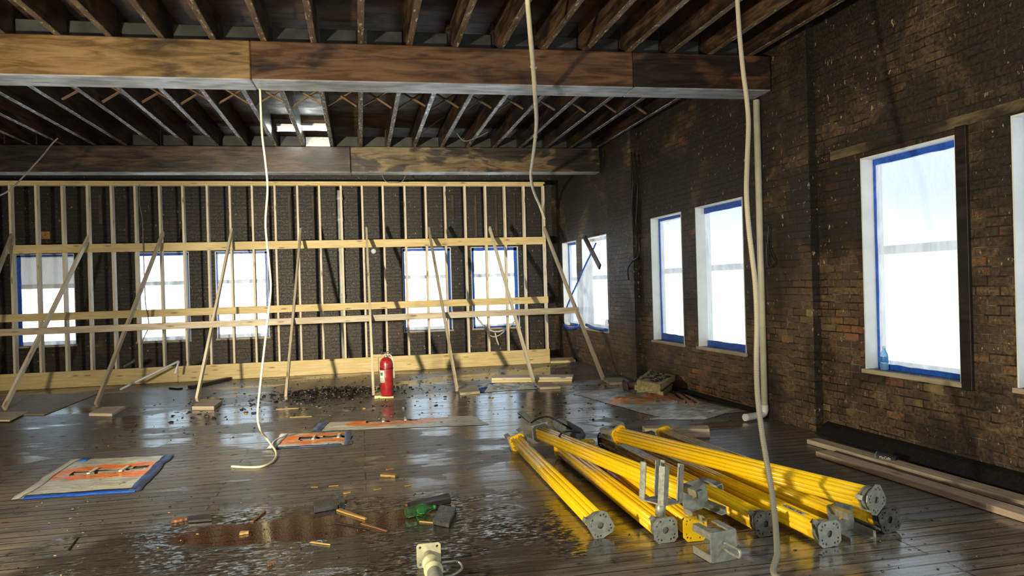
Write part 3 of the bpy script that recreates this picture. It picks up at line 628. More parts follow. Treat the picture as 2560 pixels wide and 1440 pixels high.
# white bent strip leaning on the frame, dark boards by it
a, b, c = pz(300, 977), py(447, 903, 13.6), py(437, 935, 13.45)
bm = bmesh.new(); tube(bm, [a+Vector((0, 0, .02)), b], .020, 8, 0); tube(bm, [b, c], .018, 8, 0)
obj('bent_metal_rod', bm, M['white'], label='thin white bent rod leaning from the floor to the base board', cat='rod')
a = py(322, 910, SY-.02); bm = bmesh.new(); box(bm, (-.11, -.09, 0), (.11, .09, .05)); bevel(bm, .004)
obj('charred_block', bm, M['char'], M=Matrix.Translation((a.x, SY+.06, .292)) @ Matrix.Rotation(R(20), 4, 'Z') @ Matrix.Rotation(R(-28), 4, 'Y') @ Matrix.Translation((0.02, 0, .06)), label='black charred block leaning on the base board of the stud frame', cat='block')
a, b = pz(476, 972), pz(572, 950)
lumber('charred_board', a+Vector((0, 0, .03)), b+Vector((0, 0, .03)), .10, .05, M['black_wood'], side=(0, 1, 0), label='dark red brown board on the floor behind a brace', cat='board')
a, b = pz(427, 972), pz(452, 974)
lumber('charred_board', a+Vector((0, 0, .016)), b+Vector((0, 0, .016)), .08, .028, M['char'], side=(0, 1, 0), label='small black board on the wet floor by the stud frame', cat='board')

# ------------------------------------------------------------------ fire extinguisher
b0 = pz(968, 989, .046); ex = empty('fire_extinguisher', b0, 'red fire extinguisher with a pale label, standing by a brace', 'fire extinguisher')
hb = .56; MX = Matrix.Translation(b0)
bm = bmesh.new(); lathe(bm, [(.085, 0), (.094, .012), (.094, .40), (.094, hb-.10), (.088, hb-.06), (.070, hb-.03), (.040, hb-.008), (.026, hb)], 28); obj('cylinder', bm, M['red'], ex, MX)
bm = bmesh.new(); lathe(bm, [(.0955, .385), (.0965, .388), (.0965, .408), (.0955, .411)], 28); obj('dark_band', bm, M['red_dark'], ex, MX)
bm = bmesh.new(); lathe(bm, [(.028, hb-.004), (.028, hb+.02), (.020, hb+.025), (.020, hb+.05), (.012, hb+.055)], 16); box(bm, (-.025, -.018, hb+.02), (.03, .018, hb+.045)); obj('valve', bm, M['steel'], ex, MX)
bm = bmesh.new(); box(bm, (-.02, -.012, hb+.045), (.075, .012, hb+.055)); tube(bm, [(-.03, 0, hb+.055), (.02, 0, hb+.075), (.07, 0, hb+.085)], .008, 6, 4); obj('handle', bm, M['steel_dark'], ex, MX)
bm = bmesh.new(); tube(bm, [(-.05+.022*math.cos(a), -.012, hb+.052+.022*math.sin(a)) for a in [2*math.pi*k/14 for k in range(15)]], .003, 6, 0); obj('pin_ring', bm, M['steel_dark'], ex, MX)
bm = bmesh.new(); tube(bm, [(.03, 0, hb+.03), (.07, 0, hb+.02), (.098, 0, hb-.06), (.105, 0, hb-.2), (.105, 0, .25)], .008, 8, 6); obj('hose', bm, M['cable'], ex, MX)
def curved_patch(r, a0, a1, z0, z1, m, name, par):
    bm = bmesh.new(); N = 10; v = []
    for i in range(N+1):
        a = a0+(a1-a0)*i/N
        v.append([bm.verts.new(((r+d)*math.cos(a), (r+d)*math.sin(a), z)) for d in (0, .0015) for z in (z0, z1)])
    for p, q in zip(v, v[1:]):
        bm.faces.new((p[2], q[2], q[3], p[3])); bm.faces.new((p[0], p[1], q[1], q[0])); bm.faces.new((p[1], p[3], q[3], q[1])); bm.faces.new((p[0], q[0], q[2], p[2]))
    return obj(name, bm, m, par, MX, smooth=True)
lb = curved_patch(.0948, R(190), R(250), .20, .375, M['paper'], 'label', ex)
curved_patch(.0968, R(207), R(236), .30, .345, M['ink'], 'emblem', lb); curved_patch(.0968, R(204), R(240), .22, .228, M['ink'], 'text_line', lb); curved_patch(.0968, R(204), R(240), .25, .258, M['ink'], 'text_line', lb)

# ------------------------------------------------------------------ pipes, strips and fittings on the walls
e = empty('soil_pipe', (py(848, 700, BY-.12).x, BY-.12, 0), 'tall white plastic soil pipe with couplings on the far wall', 'pipe')
px_, zt = py(848, 480, BY-.12).x, 3.70
bm = bmesh.new(); lathe(bm, [(.055, 0), (.055, zt)], 20, Matrix.Translation((px_, BY-.12, 0))); obj('pipe', bm, M['pvc_white'], e, smooth=True)
for z in (3.50, 3.05, 2.42, 1.42):
    bm = bmesh.new(); lathe(bm, [(.055, 0), (.072, .004), (.072, .05), (.066, .056), (.066, .10), (.055, .104)], 20, Matrix.Translation((px_, BY-.12, z))); obj('coupling', bm, M['pvc_white'], e, smooth=True)
ax = [(950, 480, 600), (1058, 474, 600), (1131, 476, 550), (1187, 475, 600), (1238, 476, 590), (1284, 476, 590), (783, 478, 600), (722, 478, 600), (1163, 478, 600), (315, 478, 620), (250, 478, 560)]
for i, (x, ya, yb) in enumerate(ax):
    a, b = py(x, ya, BY-.02), py(x+1, yb, BY-.02)
    lumber('furring_strip', (a.x, BY-.02, 3.62), (a.x, BY-.02, b.z), .06, .025, M['strip'], side=(1, 0, 0),
           label='old dark furring strip on the far wall, %s from the %s' % ((ordinal([5, 4, 6, 3, 2, 1, 7, 8, 9, 2, 1][i]), 'window wall' if i < 6 else 'side wall')) if i not in (2, 6, 7, 8) else ['', '', 'short pointed dark furring strip on the far wall above the taped window', '', '', '', 'dark furring strip on the far wall just beside the soil pipe', 'dark furring strip on the far wall, second beside the soil pipe', 'dark furring strip between the pair above the far taped windows'][i],
           cat='strip', group='furring strips on the far wall')
a = py(113, 588, BY-.01); bm = bmesh.new(); box(bm, (-.085, -.012, -.075), (.085, .0, .075)); bevel(bm, .003)
pl = obj('wall_plate', bm, M['switch'], M=Matrix.Translation((a.x, BY-.002, a.z)), label='square ochre plate on the far wall above the brownish window', cat='plate')
bm = bmesh.new(); tube(bm, [(0, -.013, 0), (0, -.016, 0)], .02, 12, 0); obj('plate_centre', bm, M['brown_stick'], pl, Matrix.Translation((a.x, BY-.002, a.z)))
a = py(934, 628, BY-.02); bm = bmesh.new(); lathe(bm, [(.055, 0), (.055, .03), (.03, .045)], 18, Matrix.Translation((a.x, BY, a.z)) @ Matrix.Rotation(R(90), 4, 'X'))
obj('junction_box', bm, M['white'], label='small round white box on the far wall under the rail', cat='junction box', smooth=True)
a = py(952, 520, BY-.02); bm = bmesh.new(); vs = [bm.verts.new(p) for p in ((-.04, -.01, .06), (.04, -.02, .05), (.05, -.012, -.03), (.01, -.03, -.16), (-.005, -.015, -.05))]; bm.faces.new(vs)
g = bmesh.ops.extrude_face_region(bm, geom=bm.faces[:]); bmesh.ops.translate(bm, vec=(0, .004, 0), verts=[v for v in g['geom'] if isinstance(v, bmesh.types.BMVert)])
obj('paper_scrap', bm, M['white'], M=Matrix.Translation((a.x, BY-.003, a.z)), label='torn white scrap stuck high on the far wall', cat='scrap')

# pipes beside the pier on the window wall
sp = pw(1903, 700, .145)[0]
def WL(s, inward, z): return MW @ Vector((s, inward, z))
e = empty('waste_pipe', WL(sp, .10, 0), 'tall cream pipe with an elbow at the floor on the window wall', 'pipe')
bm = bmesh.new(); tube(bm, [WL(sp, .145, 3.60), WL(sp, .145, .12)], .037, 16, 0); obj('pipe', bm, M['pvc'], e)
bm = bmesh.new(); q = pz(1862, 1044, .05)
tube(bm, [WL(sp, .145, .16), WL(sp, .145, .09), WL(sp, .175, .055), (q*.35+WL(sp, .165, .052)*.65), q+Vector((0, 0, .0))], .040, 16, 6); obj('elbow', bm, M['pvc_white'], e)
bm = bmesh.new(); sq = pw(1930, 700, .05)[0]
tube(bm, [WL(PIER[1][1]+.055, .05, 3.62), WL(PIER[1][1]+.055, .05, .10)], .045, 12, 0); lathe(bm, [(.049, 0), (.048, .02), (.047, .06), (.045, .12)], 18, Matrix.Translation(WL(PIER[1][1]+.055, .05, .001)))
obj('drain_pipe', bm, M['soot'], label='black pipe with a flared base behind the cream pipe', cat='pipe')
def wpts(L, off): return [WL(*((lambda q: (q[0], off, q[1]))(pw(x, y, off)))) for x, y in L]
bm = bmesh.new(); tube(bm, wpts([(1578, 380), (1582, 450), (1580, 520), (1590, 590), (1588, 640), (1570, 670), (1572, 700)], .13), .012, 8, 8)
obj('black_cable', bm, M['rubber'], label='black cable hanging down the far pier and curling at its end', cat='cable', group='black cables on the far pier')
bm = bmesh.new(); tube(bm, wpts([(1586, 385), (1594, 470), (1590, 560), (1598, 610), (1596, 640), (1584, 650)], .14), .012, 8, 8)
obj('black_cable', bm, M['rubber'], label='shorter black cable hanging beside the curling one on the far pier', cat='cable', group='black cables on the far pier')
bm = bmesh.new(); tube(bm, wpts([(1922, 560), (1920, 610), (1930, 640), (1936, 655), (1926, 668), (1918, 650), (1916, 600)], .15), .010, 8, 8)
obj('black_cable', bm, M['rubber'], label='short looped dark cable beside the cream pipe', cat='cable')

# ------------------------------------------------------------------ hanging cables
def cable(name, P, r, m, label, seg=8, n=10):
    bm = bmesh.new(); tube(bm, P, r, seg, n); return obj(name, bm, m, label=label, cat='cable')
P = [py(x, y, 7.66) for x, y in ((650, 222), (655, 330), (663, 400), (669, 470), (664, 560), (672, 650), (677, 720), (669, 800), (661, 870), (651, 960))]+[py(644, 1035, 7.6), py(650, 1072, 7.55), pz(668, 1098, .06), pz(690, 1130, .012), pz(684, 1152, .012), pz(655, 1166, .012), pz(618, 1168, .012), pz(579, 1166, .012)]
cable('hanging_cable', P, .011, M['cable'], 'thin cream cable hanging from the big beam and curling on the floor')
P = [py(x, y, Y) for x, y, Y in ((1316, -40, 5.7), (1320, 20, 5.85), (1326, 90, 6.1), (1333, 170, 6.6), (1338, 245, 7.1), (1341, 300, 8.0), (1338, 345, 9.0), (1331, 400, 10.3), (1327, 440, 11.5), (1335, 480, 12.9), (1350, 515, 13.8), (1361, 548, 14.06))]
bm = bmesh.new(); tube(bm, P, lambda t_: .020+.008*t_, 8, 10)
hc = obj('hanging_cable', bm, M['cable'], label='cream cable running from the ceiling to the end of the stud frame', cat='cable')
for x, y, Y in ((1333, 170, 6.6), (1338, 343, 8.95)):
    bm = bmesh.new(); p = py(x, y, Y); tube(bm, [p+Vector((-.03, -.01, .01)), p+Vector((.028, -.01, .0))], .012, 8, 0); obj('cable_tie', bm, M['pvc'], hc)
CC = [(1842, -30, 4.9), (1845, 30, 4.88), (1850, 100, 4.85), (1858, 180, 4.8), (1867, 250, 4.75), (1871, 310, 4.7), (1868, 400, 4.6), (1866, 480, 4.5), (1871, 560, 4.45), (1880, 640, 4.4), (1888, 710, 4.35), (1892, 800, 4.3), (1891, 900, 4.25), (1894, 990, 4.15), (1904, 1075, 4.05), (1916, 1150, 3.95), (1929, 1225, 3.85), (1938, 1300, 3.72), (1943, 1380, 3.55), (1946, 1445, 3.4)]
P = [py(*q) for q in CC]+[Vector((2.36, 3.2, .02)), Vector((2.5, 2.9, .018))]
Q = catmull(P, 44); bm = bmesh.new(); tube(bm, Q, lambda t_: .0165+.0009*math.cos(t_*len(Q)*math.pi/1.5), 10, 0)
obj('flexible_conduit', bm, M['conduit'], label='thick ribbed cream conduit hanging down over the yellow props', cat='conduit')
cable('hanging_wire', [py(145, 345, 10.2), py(128, 362, 10.2), py(104, 392, 10.1), py(60, 440, 10.0), py(20, 478, 9.9), py(-30, 500, 9.9)], .010, M['wire_grey'], 'thin grey wire drooping from the joists toward the side wall')
cable('hanging_wire', [py(x, y, SY-.12) for x, y in ((348, 462), (349, 510), (356, 550), (358, 620), (361, 690), (364, 760), (372, 810), (362, 840), (352, 862))], .008, M['wire_grey'], 'thin dark wire hanging in front of the second far window')
cable('hanging_wire', [Vector((.975, 11.6, JZ))]+[py(x, y, 11.6) for x, y in ((1115, 292), (1140, 330), (1160, 352), (1190, 345), (1220, 330))], .008, M['wire_grey'], 'loose grey wire looping under the joists of the middle bay')
cable('hanging_wire', [Vector((.40, 13.5, JZ))]+[py(x, y, 13.5) for x, y in ((960, 448), (985, 456), (1010, 448))]+[Vector((.92, 13.5, JZ))], .008, M['wire_grey'], 'small loop of wire above the top plate of the stud frame')

# ------------------------------------------------------------------ yellow props
def prop_profile(h=.049, br=.0165):
    pts = []
    for s in range(4):
        a = s*math.pi/2; side = []
        for c in (-.033, 0, .033):
            for k in range(7):
                th = math.pi*k/6; side.append((c+br*-math.cos(th), h+br*.45*math.sin(th)-.004))
        for x, y in side: pts.append((x*math.cos(a)+y*math.sin(a), -x*math.sin(a)+y*math.cos(a)))
    return pts
def extrude_profile(bm, pts, x0, x1, mi=0):
    A = [bm.verts.new((x0, a, b)) for a, b in pts]; B = [bm.verts.new((x1, a, b)) for a, b in pts]; n = len(pts)
    for i in range(n):
        f = bm.faces.new((A[i], A[(i+1) % n], B[(i+1) % n], B[i])); f.material_index = mi; f.smooth = True
    bm.faces.new(A[::-1]); bm.faces.new(B)
def chamf(h, c): return [(-h+c, -h), (h-c, -h), (h, -h+c), (h, h-c), (h-c, h), (-h+c, h), (-h, h-c), (-h, -h+c)]
PH = [(0, 0, .021)]+[(sx*(.050+dx), sz*(.050+dz), .0065) for sx in (-1, 1) for sz in (-1, 1) for dx, dz in ((0, 0), (-.020, .006), (.006, -.020))]
def end_plate(m, par, MM, x, rot, h=.076):
    bm = bmesh.new(); plate_holes(bm, chamf(h, .026), PH, x, x+.008)
    o = obj('end_plate', bm, m, par, MM @ Matrix.Rotation(rot, 4, 'X')); return o
def nut(par, MM, x, rot, m):
    """adjusting nut: two lobed flanges with ears and a collar between"""
    bm = bmesh.new()
    for dx in (0, .030):
        pts = []
        for k in range(40):
            a = 2*math.pi*k/40; r = .070+.022*max(0, math.cos(2*a))**6
            pts.append((r*math.cos(a), r*math.sin(a)))
        A = [bm.verts.new((x+dx, *p)) for p in pts]; B = [bm.verts.new((x+dx+.011, *p)) for p in pts]
        for i in range(40): bm.faces.new((A[i], A[(i+1) % 40], B[(i+1) % 40], B[i]))
        bm.faces.new(A[::-1]); bm.faces.new(B)
    lathe(bm, [(.058, 0), (.062, .01), (.062, .045), (.058, .055)], 24, Matrix.Translation((x-.006, 0, 0)) @ Matrix.Rotation(R(90), 4, 'Y'))
    for a in (0, math.pi): box(bm, (x-.002, -.014, .078), (x+.044, .014, .098), M=Matrix.Rotation(a, 4, 'X') @ Matrix.Rotation(R(90), 4, 'X'))
    return obj('adjusting_nut', bm, m, par, MM @ Matrix.Rotation(rot, 4, 'X'))
def fork_parts(par, MM, m, prong=.22, h=.085, handle=False, socket=False, plate_m=None):
    """fork head: square plate in the yz plane at x=0 with four angle prongs pointing +x"""
    bm = bmesh.new(); plate_holes(bm, chamf(h, .008), [(0, 0, .018)], -.008, 0); obj('fork_plate', bm, plate_m or m, par, MM)
    for sy in (-1, 1):
        for sz in (-1, 1):
            bm = bmesh.new(); w = .042
            y0, y1 = sorted((sy*h, sy*(h-w))); z0, z1 = sorted((sz*h, sz*(h-.006)))
            box(bm, (0, y0, z0), (prong, y1, z1))
            y0, y1 = sorted((sy*h, sy*(h-.006))); z0, z1 = sorted((sz*(h-.006), sz*(h-w)))
            box(bm, (0, y0, z0), (prong, y1, z1))
            v = [q for q in bm.verts if q.co.x > prong*.99]
            obj('prong', bm, m, par, MM)
    if socket:
        bm = bmesh.new(); extrude_profile(bm, [(.03*math.cos(2*math.pi*k/12), .03*math.sin(2*math.pi*k/12)) for k in range(12)], -.09, -.008); obj('socket', bm, m, par, MM)
    if handle:
        bm = bmesh.new(); n = 20; pts = []
        for k in range(n):
            a = 2*math.pi*k/n; pts.append(Vector((-.03-.075-(.06 if math.cos(a) > 0 else 0)*1-.022*math.cos(a)+.04, 0, .022*math.sin(a))))
        tube(bm, [(-.012, 0, .02), (-.06, 0, .024), (-.13, 0, .024), (-.15, 0, .014), (-.15, 0, -.010), (-.13, 0, -.018), (-.06, 0, -.018), (-.012, 0, -.012)], .009, 8, 5)
        obj('wedge_handle', bm, m, par, MM)
def prop(near, far, rot=0.0, label='', near_kind='grey', far_kind='yellow', inner=0.0, fork_near=False, fork_far=False, dark=False, zrot=0):
    """near/far: end points of the axis. local x runs from the far end to the near end"""
    near, far = Vector(near), Vector(far); L = (near-far).length
    MM = axis_matrix(far, near, (0, 0, 1)) ; e = empty('shoring_prop', far, label, 'prop', 'yellow shoring props', M=MM)
    MR = MM @ Matrix.Rotation(rot, 4, 'X')
    bm = bmesh.new(); extrude_profile(bm, prop_profile(), .008, L-.075 if near_kind != 'plain' else L); obj('outer_tube', bm, M['yellow'], e, MR)
    if near_kind in ('grey', 'dark'):
        gm = M['steel'] if near_kind == 'grey' else M['steel_dark']
        nut(e, MM, L-.070, rot+R(45+zrot), gm); end_plate(gm, e, MM, L-.008, rot+R(zrot))
        bm = bmesh.new(); lathe(bm, [(.030, 0), (.030, .04)], 16, Matrix.Translation((L-.062, 0, 0)) @ Matrix.Rotation(R(90), 4, 'Y')); obj('inner_tube', bm, M['hole'], e, MM)
        for sgn in (-1,):
            bm = bmesh.new(); box(bm, (L-.12, -.02, .050), (L-.075, .02, .064)); obj('catch', bm, M['yellow'], e, MM @ Matrix.Rotation(rot+R(20), 4, 'X'))
    elif near_kind == 'yellow': end_plate(M['yellow'], e, MM, L-.068, rot+R(zrot))
    if far_kind == 'yellow': end_plate(M['yellow'], e, MM, .0, rot)
    elif far_kind == 'dark': end_plate(M['steel_dark'], e, MM, .0, rot); 
    if fork_near: fork_parts(e, MR @ Matrix.Translation((L+.010, 0, 0)), M['steel'], prong=.17, h=.095)
    if fork_far: fork_parts(e, MR @ Matrix.Rotation(math.pi, 4, 'Z') @ Matrix.Translation((.01, 0, 0)), M['steel'], prong=.14)
    return e, MM, L
prop(pz(1502, 1314, .079), pz(1295, 1106, .079), R(20), 'separate yellow prop lying alone at the edge of the heap', fork_far=True, zrot=8)
prop(pz(1735, 1238, .235), pz(1352, 1082, .225), R(8), 'yellow prop lying on top of its neighbours, black cord round it', fork_near=True, far_kind='dark', near_kind='plain', fork_far=True)
prop(pz(1665, 1326, .079), pz(1405, 1123, .079), R(2), 'yellow prop next to the separate one, under the corded prop')
prop(pz(1749, 1330, .079), pz(1468, 1118, .079), R(0), 'prop ending in a yellow plate behind the loose fork head', near_kind='yellow')
prop(pz(1915, 1310, .079), pz(1512, 1098, .079), R(4), 'shaded prop with a dark end plate just behind the hanging conduit', near_kind='dark', far_kind='dark')
e6, M6, L6 = prop(pz(2075, 1335, .079), pz(1580, 1104, .079), R(2), 'shaded prop with a grey end plate and a printed sticker')
prop(pz(2100, 1292, .085), pz(1620, 1098, .085), R(6), 'shaded prop lying under the topmost long yellow prop', near_kind='plain', fork_near=True, far_kind='dark')
prop(pz(2192, 1250, .258), pz(1549, 1088, .235), R(22), 'long yellow prop lying on top nearest the window wall', far_kind='yellow', fork_far=True, zrot=10)
prop(pz(2226, 1300, .079), pz(1660, 1085, .079), R(12), 'hindmost prop half hidden by the long topmost yellow prop', near_kind='dark')
# printed sticker on one prop
MR6 = M6 @ Matrix.Rotation(R(2), 4, 'X')
bm = bmesh.new(); box(bm, (L6-.42, -.028, .0545), (L6-.20, .004, .0556))
# choose the face that looks up and toward the camera
st = obj('sticker', bm, M['paper'], e6, M6 @ Matrix.Rotation(R(-88), 4, 'X'))
def text(body, size, m, parent, MM, name='lettering', ext=.0006):
    c = bpy.data.curves.new(name, 'FONT'); c.body = body; c.size = size; c.extrude = ext; c.align_x = 'CENTER'; c.align_y = 'CENTER'
    tmp = bpy.data.objects.new(name, c); COL.objects.link(tmp); dg = bpy.context.evaluated_depsgraph_get()
    me = bpy.data.meshes.new_from_object(tmp.evaluated_get(dg)); bpy.data.objects.remove(tmp)
    me.materials.clear(); me.materials.append(m)
    o = bpy.data.objects.new(name, me); COL.objects.link(o); put(o, parent, MM); return o
text('MULTIPROP', .034, M['ink_black'], st, M6 @ Matrix.Rotation(R(-88), 4, 'X') @ Matrix.Translation((L6-.31, -.012, .0562)) @ Matrix.Rotation(math.pi, 4, 'Z'))
# loose fork heads
fb = pz(1762, 1412); fe = pz(1855, 1395)
yv = (fe-fb).normalized(); yv.z = 0; yv.normalize(); xv = Vector((-yv.y, yv.x, 0)); xv = xv if xv.y > 0 else -xv
cen = (fb+fe)/2+Vector((0, 0, .0875)); sd = xv.cross(Vector((0, 0, 1)))
zv = Vector((0, 0, 1)); yv2 = zv.cross(xv)
MFk = Matrix(((xv.x, yv2.x, 0, cen.x), (xv.y, yv2.y, 0, cen.y), (0, 0, 1, cen.z), (0, 0, 0, 1)))
e = empty('fork_head', cen-Vector((0, 0, .087)), 'loose grey steel fork head with a wedge handle, on the floor in front', 'fork head', 'loose fork heads')
fork_parts(e, MFk, M['steel'], prong=.17, h=.085, handle=True)
cu = pz(1652, 1250, .30); MU = Matrix.Translation(cu) @ Matrix.Rotation(R(28), 4, 'Z') @ Matrix.Rotation(R(-84), 4, 'Y')
e = empty('fork_head', cu, 'grey steel fork head standing with its four prongs up among the props', 'fork head', 'loose fork heads')
fork_parts(e, MU, M['steel'], prong=.215, h=.09, socket=True)
# spindle under the upright fork
# motor unit and its cord
a, b = pz(1394, 1056, .085), pz(1452, 1090, .085); MM = axis_matrix(a, b)
e = empty('vibrator_motor', a, 'dark grey cylindrical motor lying behind the corded yellow prop', 'motor')
bm = bmesh.new(); RY = Matrix.Rotation(R(90), 4, 'Y'); Lm = (b-a).length
lathe(bm, [(.03, 0), (.058, .006), (.066, .025), (.066, .05)], 20, RY); obj('end_cap', bm, M['steel'], e, MM, smooth=True)
bm = bmesh.new(); prof = [(.066, .05)]
for k in range(9): x = .06+k*(Lm-.1)/9; prof += [(.070, x), (.070, x+.012), (.064, x+.015)]
lathe(bm, prof+[(.05, Lm)], 20, RY); obj('ribbed_body', bm, M['plastic_grey'], e, MM)
cable('power_cord', [pz(1318, 1065, .10), pz(1345, 1046, .20), pz(1370, 1042, .24), pz(1392, 1052, .20), pz(1440, 1078, .12), pz(1450, 1080, .16), pz(1425, 1078, .315), pz(1403, 1084, .315), pz(1396, 1102, .20), pz(1404, 1125, .10), pz(1409, 1140, .03), pz(1410, 1150, .012)], .009, M['rubber'], 'black power cord looped round the topmost corded prop')

# ------------------------------------------------------------------ steel prop head in the foreground
c0 = pz(1072, 1388, .07); c1 = Vector((c0.x+.02, 3.2, .055)); MM = axis_matrix(c0, c1)
e = empty('steel_prop', c0, 'cream painted steel prop lying at the bottom edge of the view', 'prop')
L = (c1-c0).length
bm = bmesh.new(); plate_holes(bm, chamf(.068, .012), [(0, 0, .02)]+[(sy*.048, sz*.048, .008) for sy in (-1, 1) for sz in (-1, 1)], -.006, .003); obj('end_plate', bm, M['cream_paint'], e, MM)
bm = bmesh.new(); lathe(bm, [(.030, .003), (.030, .16), (.034, .17)], 20, RY); obj('inner_tube', bm, M['steel'], e, MM)
bm = bmesh.new(); lathe(bm, [(.036, .10), (.050, .108), (.050, .128), (.041, .134), (.041, .20), (.052, .206), (.052, .23), (.038, .24), (.038, L)], 22, RY); obj('outer_tube', bm, M['cream_paint'], e, MM)
bm = bmesh.new(); lathe(bm, [(.0385, .25), (.0395, .252), (.0395, L-.01), (.0385, L)], 22, RY); obj('collar_sleeve', bm, M['steel'], e, MM)
bm = bmesh.new(); P = [Vector(p) for p in ((.20, .03, .045), (.175, .02, .10), (.15, .01, .13), (.17, .0, .155), (.24, .0, .15), (.30, .0, .10), (.31, .0, .045))]
tube(bm, [(p.x, p.y, -p.z) if (MM.to_3x3() @ Vector((0, 0, 1))).x < 0 else p for p in P], .0065, 8, 6); obj('pin_handle', bm, M['steel'], e, MM)

# ------------------------------------------------------------------ polythene on the floor
def drop_sheet(pix, slot, m, label, tapes=(), name='plastic_sheet', amp=.012, NU=26, NV=18, ex=None, seed=1, cat='plastic sheet', group=None):
    P = [pz(*q) for q in pix]; c = slot[0] if slot else sum(P, Vector())/4; g = {}; bm = bmesh.new()
    e = empty(name, c, label, cat, group)
    def pt(u, v, dz=0):
        p = (P[0]*(1-u)+P[1]*u)*(1-v)+(P[3]*(1-u)+P[2]*u)*v
        h = abs(mnoise.noise((p.x*4+seed, p.y*7, seed)))*amp+abs(mnoise.noise((p.x*11, p.y*15+seed, 2)))*amp*.5
        ed = min(1, 7*min(u, 1-u, v, 1-v)); j = .025*mnoise.noise((p.x*5, p.y*5, seed+9))
        return Vector((p.x+j*(1-ed), p.y+j*(1-ed), .004+h*ed+dz))
    for i in range(NU+1):
        for j in range(NV+1): g[i, j] = bm.verts.new(pt(i/NU, j/NV)-c)
    for i in range(NU):
        for j in range(NV):
            q = pt((i+.5)/NU, (j+.5)/NV)
            if slot and abs(q.x-c.x) < slot[1]/2 and abs(q.y-c.y) < slot[2]/2+.02: continue
            bm.faces.new((g[i, j], g[i+1, j], g[i+1, j+1], g[i, j+1]))
    bmesh.ops.delete(bm, geom=[v for v in bm.verts if not v.link_faces], context='VERTS')
    obj('sheet', bm, m, e, Matrix.Translation(c), smooth=True)
    for (u0, v0, u1, v1, tm) in tapes:
        bm = bmesh.new(); h = {}
        for i in range(13):
            for j in range(2):
                for d in (0, 1):
                    u = u0+(u1-u0)*(i/12 if abs(u1-u0) > abs(v1-v0) else j); v = v0+(v1-v0)*(j if abs(u1-u0) > abs(v1-v0) else i/12)
                    h[i, j, d] = bm.verts.new(pt(u, v, .003+.002*d))
        for i in range(12):
            bm.faces.new((h[i, 0, 1], h[i+1, 0, 1], h[i+1, 1, 1], h[i, 1, 1])); bm.faces.new((h[i, 0, 0], h[i, 1, 0], h[i+1, 1, 0], h[i+1, 0, 0]))
            for j in (0, 1): bm.faces.new((h[i, j, 0], h[i+1, j, 0], h[i+1, j, 1], h[i, j, 1]))
        obj('tape', bm, tm, e, smooth=True)
    return e
G5 = 'orange sprayed sheets over floor slots'
drop_sheet([(50, 1249), (342, 1229), (428, 1139), (195, 1150)], SL[0], M['drop_paint'], 'nearest plastic sheet on the floor with an orange sprayed ring', [(-.08, 0, .0, 1, M['pvc_white']), (.02, -.02, .98, .07, M['tape']), (.92, .0, 1.03, 1, M['tape_dirty']), (.02, .93, .12, 1.03, M['tape'])], seed=3, group=G5, amp=.02)
drop_sheet([(680, 1122), (872, 1112), (872, 1080), (716, 1085)], SL[1], M['drop_paint'], 'middle sprayed plastic sheet under the curled end of the cream cable', [(-.06, 0, .05, 1, M['white']), (.94, 0, 1.03, 1, M['tape_dirty']), (.0, -.03, .9, .05, M['tape_dirty'])], seed=5, group=G5, amp=.02)
drop_sheet([(790, 1079), (1225, 1062), (1180, 1040), (812, 1057)], SL[2], M['drop_paint'], 'long farther sprayed plastic sheet with crumpled clear film at its end', [(-.03, 0, .03, 1, M['tape_dirty'])], NU=36, seed=7, group=G5, amp=.018)
drop_sheet([(1150, 985), (1350, 972), (1345, 958), (1190, 962)], None, M['drop_plain'], 'crumpled white plastic with blue tape round a brace foot pad', [(.02, .0, .30, .3, M['tape']), (.1, .7, .3, 1.1, M['tape']), (.93, .2, 1.02, .8, M['tape'])], seed=11, amp=.07)
drop_sheet([(1432, 985), (1640, 1042), (1870, 1030), (1590, 965)], None, drop_material('drop_wall', True, (.46, .46, .42)), 'crumpled dirty sheet with orange paint along the window wall', [], seed=13, amp=.06, NU=34, NV=20)
drop_sheet([(1610, 1050), (1760, 1050), (1855, 1022), (1760, 1020)], None, M['drop_plain'], 'smaller torn clear sheet at the foot of the window wall', [], seed=19, amp=.05)
# pale battens across the slots
for k, (c, l, w) in enumerate(SL):
    for i, dx in enumerate((-.13, .13)):
        lumber('batten', (c.x+dx, c.y-.10, .022), (c.x+dx+.01, c.y+.10, .022), .028, .012, M['pine_pale'], side=(1, 0, 0), label='%s pale batten across the slot in the %s sprayed sheet' % (('first', 'second')[i], ('nearest', 'middle', 'farther')[k]), cat='batten', group='battens across floor slots')
# rolled brown paper at the wall foot
for i, (x0, y0, x1, y1) in enumerate(((1672, 985, 1706, 1010), (1692, 985, 1730, 1012), (1712, 990, 1752, 1010))):
    a, b = pz(x0, y0, .035), pz(x1, y1, .03); bm = bmesh.new(); tube(bm, [a, (a+b)/2+Vector((0, 0, .006)), b], .03, 10, 4)
    obj('paper_roll', bm, M['brownpaper'], label='brown rolled strip by the insulation slabs, %s from the slabs' % ordinal(i+1), cat='roll', group='brown rolled strips')
